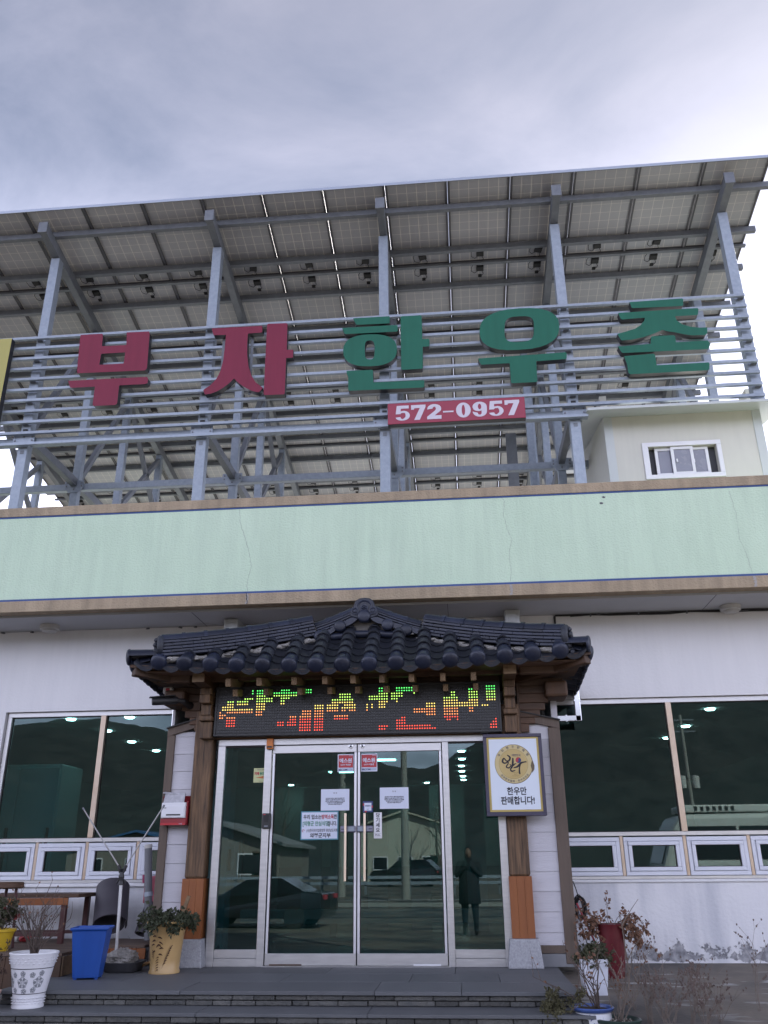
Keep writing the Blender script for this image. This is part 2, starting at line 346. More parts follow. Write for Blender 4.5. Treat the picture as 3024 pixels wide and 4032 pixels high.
g.add([(x, y, gz(y)) for y in ys for x in xs], [(j * len(xs) + i, j * len(xs) + i + 1, (j + 1) * len(xs) + i + 1, (j + 1) * len(xs) + i) for j in range(len(ys) - 1) for i in range(len(xs) - 1)])
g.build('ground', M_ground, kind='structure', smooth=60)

# ---------------------------------------------------------------- restaurant building
B = thing('restaurant_building', (0, 0, .37), 'two storey white and mint green restaurant building with dark glass windows', 'building')
def wall_mat():
    """white wall whose paint flakes off along the foot"""
    M = mat('flaking_white_wall', (.70, .70, .73), .82, c2=(.77, .77, .79), nscale=1.1, amt=.6, bump=.45, bscale=26, bdist=.012)
    t = M.node_tree; b = t.nodes['Principled BSDF']; src = b.inputs['Base Color'].links[0].from_socket
    tcn = N(t, 'ShaderNodeTexCoord'); n = N(t, 'ShaderNodeTexNoise'); n.inputs['Scale'].default_value = 5.5; n.inputs['Detail'].default_value = 10; n.inputs['Roughness'].default_value = .70
    t.links.new(tcn.outputs['Object'], n.inputs['Vector']); sp = N(t, 'ShaderNodeSeparateXYZ'); t.links.new(tcn.outputs['Object'], sp.inputs[0])
    h = N(t, 'ShaderNodeMapRange'); h.inputs['From Min'].default_value = .0; h.inputs['From Max'].default_value = .36; h.inputs['To Min'].default_value = .13; h.inputs['To Max'].default_value = -.26; t.links.new(sp.outputs[2], h.inputs[0])
    low = N(t, 'ShaderNodeMapRange'); low.inputs['From Min'].default_value = .0; low.inputs['From Max'].default_value = .05; low.inputs['To Min'].default_value = -.26; low.inputs['To Max'].default_value = 0; t.links.new(sp.outputs[2], low.inputs[0])
    a = N(t, 'ShaderNodeMath', operation='ADD'); t.links.new(n.outputs['Fac'], a.inputs[0]); t.links.new(h.outputs[0], a.inputs[1])
    a2 = N(t, 'ShaderNodeMath', operation='ADD'); t.links.new(a.outputs[0], a2.inputs[0]); t.links.new(low.outputs[0], a2.inputs[1])
    r_ = N(t, 'ShaderNodeValToRGB'); r_.color_ramp.elements[0].position = .475; r_.color_ramp.elements[1].position = .49; t.links.new(a2.outputs[0], r_.inputs[0])
    mxn = N(t, 'ShaderNodeMix', data_type='RGBA'); n4 = N(t, 'ShaderNodeTexNoise'); n4.inputs['Scale'].default_value = 16; n4.inputs['Detail'].default_value = 6; t.links.new(tcn.outputs['Object'], n4.inputs['Vector'])
    r4 = N(t, 'ShaderNodeValToRGB'); r4.color_ramp.elements[0].position = .38; r4.color_ramp.elements[1].position = .66; r4.color_ramp.elements[0].color = (.20, .20, .22, 1); r4.color_ramp.elements[1].color = (.46, .46, .48, 1); t.links.new(n4.outputs['Fac'], r4.inputs[0]); t.links.new(r4.outputs[0], mxn.inputs['B'])
    t.links.new(r_.outputs[0], mxn.inputs['Factor'])
    oldn = b.inputs['Normal'].links[0].from_socket; bp2 = N(t, 'ShaderNodeBump'); bp2.invert = True; bp2.inputs['Strength'].default_value = .9; bp2.inputs['Distance'].default_value = .006; t.links.new(r_.outputs[0], bp2.inputs['Height']); t.links.new(oldn, bp2.inputs['Normal']); t.links.new(bp2.outputs[0], b.inputs['Normal']); t.links.new(src, mxn.inputs['A'])
    # grey run-off streaks
    mpn = N(t, 'ShaderNodeMapping'); mpn.inputs['Scale'].default_value = (2.2, 1, .25); t.links.new(tcn.outputs['Object'], mpn.inputs[0]); n3 = N(t, 'ShaderNodeTexNoise'); n3.inputs['Scale'].default_value = 2.2; n3.inputs['Detail'].default_value = 4
    t.links.new(mpn.outputs[0], n3.inputs['Vector']); r3 = N(t, 'ShaderNodeValToRGB'); r3.color_ramp.elements[0].position = .42; r3.color_ramp.elements[1].position = .75; r3.color_ramp.elements[0].color = (1, 1, 1, 1); r3.color_ramp.elements[1].color = (.70, .72, .76, 1)
    t.links.new(n3.outputs['Fac'], r3.inputs[0]); mu = N(t, 'ShaderNodeMix', data_type='RGBA'); mu.blend_type = 'MULTIPLY'; mu.inputs['Factor'].default_value = 1
    t.links.new(mxn.outputs['Result'], mu.inputs['A']); t.links.new(r3.outputs[0], mu.inputs['B']); t.links.new(mu.outputs['Result'], b.inputs['Base Color'])
    return M
M_flake = wall_mat()
w = MB(); w.box(-9, 7.5, 0, .25, 3.265, 4.45); w.box(-9, -4.80, 0, .25, 1.215, 3.265); w.box(-2.05, -1.75, 0, .25, 1.215, 3.265); w.box(1.62, 2.10, 0, .25, 1.215, 3.265)
w.box(6.6, 7.5, 0, .25, 1.215, 3.265); w.box(-1.75, 1.62, 0, .25, 2.75, 3.265)
w.build('wall', M_white, B)
w = MB(); w.box(-9, -1.75, 0, .25, 0, 1.215); w.box(1.62, 7.5, 0, .25, 0, 1.215); w.build('lower_wall', M_flake, B)
w = MB(); w.box(-9, -8.75, .25, 14, 0, 4.45); w.box(7.25, 7.5, .25, 14, 0, 4.45); w.box(-9, 7.5, 14, 14.25, 0, 4.45); w.build('outer_wall', M_white, B)
w = MB(); w.box(-9.1, 7.6, -.70, 14.3, 4.45, 4.56); w.build('roof_slab', mat('roof_concrete', (.25, .25, .25), .9, c2=(.32, .31, .30)), B)
w = MB(); w.box(-9.1, 7.6, -.695, .0, 4.335, 4.45); w.build('soffit', M_soffit, B)
for k in range(5): MB().box(-8.6 + k * 3.2 - .003, -8.6 + k * 3.2 + .003, -.69, -.005, 4.331, 4.3345).build('soffit_joint', M_ink2, B)
# parapet: beige band, blue line, mint panel, blue line, beige coping, each a little proud of the next
for nm, mt, z0, z1, y in (('lower_band', M_beige, 4.36, 4.503, -.862), ('blue_stripe', M_blue, 4.503, 4.529, -.853), ('mint_panel', M_mint, 4.529, 5.642, -.850), ('blue_stripe', M_blue, 5.642, 5.664, -.853), ('coping', M_beige, 5.664, 5.79, -.862)):
    o = MB().box(-9.1, 7.6, y, -.70, z0, z1).build(nm, mt, B, bevel=.006 if 'band' in nm or nm == 'coping' else 0)
w = MB(); w.box(-9.1, -8.95, -.695, 14.3, 4.56, 5.79); w.box(7.45, 7.6, -.695, 14.3, 4.56, 5.79); w.box(-8.95, 7.45, 14.15, 14.3, 4.56, 5.79); w.build('rear_parapet', M_mint, B)
def ribbon(pts, wd, y, taper=True):
    b = MB(); v = []; rr = random.Random(3); P = []
    for (a, c) in zip(pts, pts[1:]):
        for i in range(7):
            t = i / 7; P.append((a[0] + (c[0] - a[0]) * t + rr.uniform(-.006, .006), a[1] + (c[1] - a[1]) * t))
    P.append(pts[-1])
    for i, (x, z) in enumerate(P):
        k = wd * rr.uniform(.4, 1.1); v += [(x - k, y, z), (x + k, y, z)]
    b.add(v, [(2 * i, 2 * i + 1, 2 * i + 3, 2 * i + 2) for i in range(len(P) - 1)]); return b
M_crack = mat('crack_grime', (.26, .33, .27), .9)
for pts, wd in (([(-1.624, 5.64), (-1.596, 5.43), (-1.507, 5.174), (-1.452, 4.985), (-1.43, 4.862), (-1.469, 4.651), (-1.46, 4.53)], .0022),
                ([(1.73, 5.64), (1.763, 5.595), (1.737, 5.407), (1.774, 5.22), (1.821, 5.08), (1.777, 4.916), (1.788, 4.647), (1.765, 4.53)], .0019),
                ([(4.503, 5.605), (4.538, 5.311), (4.525, 4.981), (4.58, 4.743), (4.60, 4.54)], .0014)):
    ribbon(pts, wd, -.8525).build('crack', M_crack, B, fix=False)
for x, mt in ((-1.46, mat('crack_patch', (.30, .28, .27), .9, c2=(.42, .40, .38), nscale=30, bump=.5)), (1.77, MT['crack_patch']), (4.61, MT['crack_patch'])):
    ribbon([(x, 4.50), (x + .01, 4.44), (x - .004, 4.365)], .02, -.8655).build('crack', mt, B, fix=False)
ribbon([(-1.47, 4.51), (-1.45, 4.40), (-1.455, 4.365)], .006, -.8675).build('crack', M_black, B, fix=False)
for x, z in ((2.99, 5.59), (2.95, 5.51)): MB().blob((x, -.853, z), (.022, .006, .012), jit=.4).build('dirt_speck', M_ink2, B)

# windows
def window(x0, x1, mulls, tag_l):
    F = MB(); y0, y1 = .045, .13
    F.box(x0, x1, y0, y1, 3.203, 3.263); F.box(x0, x1, y0, y1, 1.680, 1.724); F.box(x0, x1, y0 - .02, y1, 1.217, 1.250)
    F.box(x0, x0 + .055, y0, y1, 1.724, 3.203)
    f = F.build('window', M_frame, B, bevel=.003, label=tag_l)
    for mx_, w_ in mulls: MB().box(mx_ - w_, mx_ + w_, y0 - .012, y1, 1.724, 3.203).build('mullion', M_warm, f, bevel=.003)
    ed = [x0 + .055] + [e for m_ in mulls for e in (m_[0] - m_[1], m_[0] + m_[1])] + [x1]
    for a, b in zip(ed[::2], ed[1::2]):
        gk = MB(); gk.box(a, b, .075, .10, 1.724, 1.733); gk.box(a, b, .075, .10, 3.194, 3.203); gk.box(a, a + .008, .075, .10, 1.733, 3.194); gk.box(b - .008, b, .075, .10, 1.733, 3.194); gk.build('gasket', M_black, f)
        MB().box(a + .008, b - .008, .085, .091, 1.733, 3.194).build('pane', M_glass, f)
    return f
wl = window(-4.785, -2.06, [(-3.49, .033)], 'dark glass window left of the tiled porch')
wr = window(2.11, 6.59, [(3.635, .033), (5.13, .033)], 'dark glass window right of the tiled porch')
def awning_meshes(wd, ht, tagn):
    F = MB(); t = .045
    F.box(0, wd, .03, .13, ht - t, ht); F.box(0, wd, .03, .13, 0, t); F.box(0, t, .03, .13, t, ht - t); F.box(wd - t, wd, .03, .13, t, ht - t)
    sm = MB(); a = t + .003; s2 = .042
    sm.box(a, wd - a, .018, .10, ht - a - s2, ht - a); sm.box(a, wd - a, .018, .10, a, a + s2); sm.box(a, a + s2, .018, .10, a + s2, ht - a - s2); sm.box(wd - a - s2, wd - a, .018, .10, a + s2, ht - a - s2)
    gk = MB(); a3 = a + s2; gk.box(a3, wd - a3, .04, .08, ht - a3 - .007, ht - a3); gk.box(a3, wd - a3, .04, .08, a3, a3 + .007); gk.box(a3, a3 + .007, .04, .08, a3 + .007, ht - a3 - .007); gk.box(wd - a3 - .007, wd - a3, .04, .08, a3 + .007, ht - a3 - .007)
    pn = MB(); a3 += .007; pn.box(a3, wd - a3, .055, .061, a3, ht - a3)
    hd = MB(); hd.box(wd * .5 - .03, wd * .5 + .03, .008, .0178, a + .012, a + .028)
    return [(F.mesh('awning_window', M_alu), 'awning_window'), (sm.mesh('sash', M_alu), 'sash'), (gk.mesh('gasket', M_black), 'gasket'), (pn.mesh('pane', M_glass), 'pane')]
def awnings(x_first, pitch, wd, n, z, ht):
    ms = awning_meshes(wd, ht, '')
    for k in range(n):
        x = x_first + k * pitch; f = inst(ms[0][0], 'awning_window', B, (x, 0, z))
        bv = f.modifiers.new('bevel', 'BEVEL'); bv.width = .004; bv.segments = 2
        for me, nm in ms[1:]:
            o = inst(me, nm, f, (x, 0, z))
            if nm == 'sash': bv = o.modifiers.new('bevel', 'BEVEL'); bv.width = .006; bv.segments = 2
        MB().box(x + wd + .004, x + pitch - .004, .035, .13, z - .003, z + ht + .012).build('post', M_warm, B, bevel=.003)
awnings(-4.765, .638, .594, 5, 1.254, .412); awnings(2.205, .717, .672, 6, 1.254, .412)
MB().box(-9, -2.06, -.035, .0, 1.175, 1.214).build('window_sill', M_white, B, bevel=.006)
MB().box(2.11, 7.5, -.022, .0, 1.185, 1.214).build('window_sill', M_white, B, bevel=.006)

# inside the dining room
M_in = mat('interior_wall', (.36, .46, .44), .8, c2=(.42, .52, .49)); M_fl = mat('interior_floor', (.08, .075, .065), .3, c2=(.12, .11, .10))
w = MB(); w.box(-8.75, 7.25, .25, 14, .36, .42); w.build('interior_floor', M_fl, B)
w = MB(); w.box(-8.75, 7.25, .25, 14, 3.42, 3.50); w.build('ceiling', mat('ceiling_board', (.30, .32, .30), .9), B)
w = MB(); w.box(-8.75, 7.25, 13.9, 13.98, .42, 3.42); w.box(-8.74, -8.66, .25, 13.9, .42, 3.42); w.box(7.16, 7.24, .25, 13.9, .42, 3.42); w.build('interior_wall', M_in, B)
dl = MB(); dl.lathe([(.058, .0), (.07, .012), (.07, .02)], (0, 0, -.02), 14)
dlm = dl.mesh('downlight', emis('downlight_glow', (1, .98, .92), 15), smooth=40)
for x, y in ((-4.637, 1.554), (-3.726, 1.497), (-4.568, 2.754), (-4.659, 4.076), (-4.664, 5.358), (4.66, 1.95), (4.7, 3.6), (4.7, 5.0), (1.08, 6.34), (1.08, 7.68), (1.06, 9.04), (1.06, 10.24), (1.08, 11.49), (1.09, 12.5), (-3.6, 13.2), (.1, 13.2)):
    inst(dlm, 'downlight', B, (x, y, 3.418))
lp = MB().box(-.30, .30, -.12, .12, -.02, 0).mesh('ceiling_panel_light', emis('panel_glow', (.75, 1, .9), 4))
for x, y in ((-.60, 7.56), (-1.75, 9.9)): inst(lp, 'ceiling_panel_light', B, (x, y, 3.418))
# partition and counter far inside, seen faintly through the door
MB().box(-3.0, 3.2, 9.0, 9.1, .42, 1.35).build('counter', mat('counter_front', (.20, .26, .24), .5), B)
for x in (-.9, .75): MB().box(x - .05, x + .05, 3.0, 3.1, .42, 3.42).build('interior_column', mat('pale_column', (.3, .38, .35), .6), B)
MB().box(-2.2, 2.6, 2.6, 2.75, .62, .80).build('low_ledge', mat('pale_ledge', (.45, .56, .54), .5), B)
for x in (-1.45, -.35, .35, 1.25): MB().box(x - .16, x + .16, 4.2, 4.24, .42, 2.6).build('hanging_blind', mat('pale_blind', (.30, .42, .40), .8), B)
fr = thing('fridge', (-5.2, 1.6, .42), 'tall white fridge standing behind the left hand window glass', 'fridge')
MB().box(-5.75, -4.55, 1.3, 2.0, .42, 2.75).build('cabinet', mat('white_fridge', (.70, .88, .90), .4), fr, bevel=.02)
for x0 in (-5.73, -5.14): 
    d_ = MB().box(x0, x0 + .575, 1.26, 1.297, .5, 2.70).build('door', MT['white_fridge'], fr, bevel=.01); MB().box(x0 + .50, x0 + .53, 1.225, 1.258, 1.3, 1.9).build('handle', M_dark, d_)

# ---------------------------------------------------------------- solar canopy
PZ = lambda y: 11.37 - .1835 * (y + .28)          # underside plane of the panels
TA = math.atan(.1835)
SC = thing('solar_canopy', (0, 4.5, 4.56), 'galvanised steel frame carrying tilted solar panels above the roof', 'solar canopy')
def panel_mat():
    M = bpy.data.materials.new('solar_panel_back'); M.use_nodes = True; t = M.node_tree; b = t.nodes['Principled BSDF']; o = t.nodes['Material Output']
    tcn = N(t, 'ShaderNodeTexCoord'); sp = N(t, 'ShaderNodeSeparateXYZ'); t.links.new(tcn.outputs['Object'], sp.inputs[0])
    def lines(sock, off, pitch, wdt):
        a = N(t, 'ShaderNodeMath', operation='SUBTRACT'); a.inputs[1].default_value = off; t.links.new(sock, a.inputs[0])
        d_ = N(t, 'ShaderNodeMath', operation='DIVIDE'); d_.inputs[1].default_value = pitch; t.links.new(a.outputs[0], d_.inputs[0])
        f = N(t, 'ShaderNodeMath', operation='FRACT'); t.links.new(d_.outputs[0], f.inputs[0])
        c = N(t, 'ShaderNodeMath', operation='SUBTRACT'); c.inputs[1].default_value = .5; t.links.new(f.outputs[0], c.inputs[0])
        ab = N(t, 'ShaderNodeMath', operation='ABSOLUTE'); t.links.new(c.outputs[0], ab.inputs[0])
        g_ = N(t, 'ShaderNodeMath', operation='GREATER_THAN'); g_.inputs[1].default_value = .5 - wdt / pitch / 2; t.links.new(ab.outputs[0], g_.inputs[0]); return g_.outputs[0]
    l1 = lines(sp.outputs[0], .022, .1578, .0068); l2 = lines(sp.outputs[1], .03, .1595, .0056)
    mx_ = N(t, 'ShaderNodeMath', operation='MAXIMUM'); t.links.new(l1, mx_.inputs[0]); t.links.new(l2, mx_.inputs[1])
    n = N(t, 'ShaderNodeTexNoise'); n.inputs['Scale'].default_value = 3; t.links.new(tcn.outputs['Object'], n.inputs['Vector'])
    oi = N(t, 'ShaderNodeObjectInfo')
    r_ = N(t, 'ShaderNodeMapRange'); r_.inputs['To Min'].default_value = .86; r_.inputs['To Max'].default_value = 1.1; t.links.new(oi.outputs['Random'], r_.inputs[0])
    c = N(t, 'ShaderNodeMix', data_type='RGBA'); c.inputs['A'].default_value = (.41, .42, .45, 1); c.inputs['B'].default_value = (.60, .59, .57, 1); t.links.new(mx_.outputs[0], c.inputs['Factor'])
    mu = N(t, 'ShaderNodeVectorMath', operation='SCALE'); t.links.new(c.outputs['Result'], mu.inputs[0]); t.links.new(r_.outputs[0], mu.inputs['Scale'])
    t.links.new(mu.outputs[0], b.inputs['Base Color']); b.inputs['Roughness'].default_value = .45
    # light comes through the clear strips between the cells
    tl = N(t, 'ShaderNodeBsdfTranslucent'); tl.inputs[0].default_value = (.95, .90, .80, 1); ms = N(t, 'ShaderNodeMixShader')
    fa = N(t, 'ShaderNodeMath', operation='MULTIPLY'); fa.inputs[1].default_value = .20; t.links.new(mx_.outputs[0], fa.inputs[0])
    t.links.new(fa.outputs[0], ms.inputs[0]); t.links.new(b.outputs[0], ms.inputs[1]); t.links.new(tl.outputs[0], ms.inputs[2]); t.links.new(ms.outputs[0], o.inputs[0])
    return M
M_pan = panel_mat(); M_pfr = mat('panel_frame_dark', (.10, .10, .11), .5, .4); M_pfront = mat('panel_edge_aluminium', (.42, .46, .54), .4, .7); M_cell = mat('blue_cell_front', (.01, .015, .05), .15)
PW, PL = .9860, 1.6485
pm = MB(); pm.cm = 0; pm.box(.012, PW - .012, .012, PL - .012, .026, .029); pm.cm = 1
pm.box(0, .012, 0, PL, 0, .035); pm.box(PW - .012, PW, 0, PL, 0, .035); pm.box(.012, PW - .012, 0, .012, 0, .035); pm.box(.012, PW - .012, PL - .012, PL, 0, .035)
pm.box(.012, .034, .012, PL - .012, 0, .002); pm.box(PW - .034, PW - .012, .012, PL - .012, 0, .002)
pme = pm.mesh('solar_panel', [M_pan, M_pfr])
jb = MB(); jb.box(-.062, .062, -.055, .055, -.032, 0); jb.box(-.05, .05, -.04, .04, -.04, -.032)
jb.tube([(-.03, .055, -.015), (-.09, .10, -.02), (-.15, .05, -.03), (-.15, -.05, -.04), (-.10, -.12, -.03), (-.02, -.15, -.02)], .005, 5)
jb.tube([(.03, .055, -.015), (.06, .12, -.02), (.02, .17, -.03)], .005, 5)
jb.box(-.03, .03, .15, .21, -.012, -.0)
jbe = jb.mesh('junction_box', M_black)
Rx = Euler((-TA, 0, 0))
dirv = Vector((0, math.cos(TA), -math.sin(TA))); nrm = Vector((0, math.sin(TA), math.cos(TA)))
for r_ in range(6):
    for k in range(-9, 6):
        x = .247 + .9935 * k + .00375; y = -.28 + 1.628 * r_
        p = inst(pme, 'solar_panel', SC, (x + .0, y, PZ(y)), Rx)
        up = r_ % 2 == 1        # junction boxes sit at the ends that meet, row by row
        s = .16 if up else PL - .16
        c = Vector((x, y, PZ(y))) + dirv * s + nrm * .026
        q = bpy.data.objects.new('junction_box', jbe); COL.objects.link(q); q.parent = p; q.location = (.52, s, .026)
        if not up: q.rotation_euler = (0, 0, R(6 * ((k * 7) % 5 - 2)))
MB().bar((-8.72, -.285, PZ(-.28) + .02), (6.21, -.285, PZ(-.28) + .02), .008, .05).build('edge_strip', M_pfront, SC)
XF = [-8.20, -5.42, -2.62, .16, 2.94, 5.58]
# purlins across, gap rails, rafters
for r_ in range(6):
    for dy in (.45, 1.29):
        y = -.28 + 1.628 * r_ + dy; z = PZ(y) - .052
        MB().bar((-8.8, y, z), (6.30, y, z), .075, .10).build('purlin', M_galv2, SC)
    if r_:
        y = -.28 + 1.628 * r_ + .012; MB().bar((-8.75, y, PZ(y) - .024), (6.24, y, PZ(y) - .024), .06, .04).build('gap_rail', M_galv2, SC)
bolt = MB().lathe([(.013, 0), (.013, .012), (.006, .016)], (0, 0, 0), 6)
Mf = Matrix(((1, 0, 0), (0, 0, -1), (0, 1, 0)))     # z axis -> facing the viewer side (-y)
def bolts(mb, pts, y):
    for x, z in pts: mb.lathe([(.013, 0), (.013, .010), (.007, .014)], (x, y, z), 6, Mf)
def gusset(x, z, y, s=.17):
    pl = [(x - s, z + .105), (x - s, z - .02), (x - s * .55, z - .115), (x + s * .55, z - .115), (x + s, z - .02), (x + s, z + .105)]
    gp = MB().prism(pl, y - .012, y).build('gusset_plate', M_galv, SC)
    b_ = MB(); bolts(b_, [(x - s * .8, z + .06), (x + s * .8, z + .06), (x - s * .8, z + .0), (x + s * .8, z + .0), (x, z + .07), (x, z - .06)], y - .012); b_.build('bolt', M_bolt, gp)
for x in XF:
    rz = lambda y: PZ(y) - .10 - .10
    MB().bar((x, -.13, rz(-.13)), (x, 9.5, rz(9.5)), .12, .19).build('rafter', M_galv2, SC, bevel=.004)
    MB().box(x - .075, x + .075, -.16, -.13, rz(-.13) - .10, rz(-.13) + .105).build('rafter_end_plate', M_galv2, SC)
    for i, y in enumerate((.45, 2.25, 3.98, 5.95, 8.2)):
        zb = 7.50 if (x > 5 and i < 3) else 4.56
        wdt = .15 if i == 0 else .13
        MB().box(x - wdt / 2, x + wdt / 2, y - wdt / 2, y + wdt / 2, zb, rz(y) - .096).build('post', M_galv, SC, bevel=.006)
        MB().box(x - .12, x + .12, y - .12, y + .12, zb, zb + .015).build('base_plate', M_galv, SC)
    if x < 5:
        MB().box(x - .05, x + .05, .53, 3.91, 7.50, 7.64).build('depth_beam', M_galv2, SC)
    for (ya, za), (yb, zb) in (((.53, 7.72), (2.15, rz(2.15) - .11)), ((2.33, 7.70), (4.0, rz(4.0) - .11)), ((4.05, 7.85), (6.0, rz(6.0) - .11)), ((5.9, 8.6), (4.05, rz(4.05) - .12))):
        if x > 5 and ya < 1: continue
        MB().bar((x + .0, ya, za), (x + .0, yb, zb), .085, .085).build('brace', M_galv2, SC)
xs_ = XF
for a, b in zip(xs_, xs_[1:]):
    if a < 2:
        MB().box(a + .08, b - .08, .40, .50, 7.405, 7.52).build('beam', M_galv, SC, bevel=.004)
    else: MB().box(a + .08, 3.14, .40, .50, 7.405, 7.52).build('beam', M_galv, SC, bevel=.004)
    MB().box(a + .07, b - .07, 2.20, 2.30, 7.44, 7.56).build('beam', M_galv, SC, bevel=.004)
    MB().box(a + .07, b - .07, 8.15, 8.25, 7.44, 7.56).build('beam', M_galv2, SC, bevel=.004)
for x in XF[:-1]:
    gusset(x, 7.46, .37); gusset(x, 7.50, 2.18)
# extra vertical posts seen between the frames on the right
for x, y in ((2.55, 3.0), (2.68, 3.9)): MB().box(x - .06, x + .06, y - .06, y + .06, 4.56, PZ(y) - .3).build('post', M_galv, SC, bevel=.006)
MB().box(2.30, 2.52, 5.6, 5.68, 4.56, 9.9).build('cable_tray', M_galv2, SC)
# sign rails in front of the posts: one every 19 cm
for k in range(10):
    z = 9.283 - .192 * k
    MB().box(-9.0, 5.625, .275, .325, z - .024, z + .024).build('sign_rail', M_galv, SC, bevel=.004)
    for x in XF:
        if x < 5.7 and k % 2 == 0: MB().box(x - .04, x + .04, .3255, .3745, z - .03, z - .012).build('rail_bracket', M_galv2, SC)
MB().box(-9.0, 3.12, .275, .325, 7.345, 7.39).build('sign_rail', M_galv, SC, bevel=.004)
for x in XF[:-1]: MB().box(x - .035, x + .035, .355, .374, 7.60, 7.66).build('clamp', M_black, SC)
for x in XF[1:5]: 
    MB().box(x - .03, x + .03, .370, .3745, 7.24, 7.30).build('stamp_plate', M_galv2, SC)

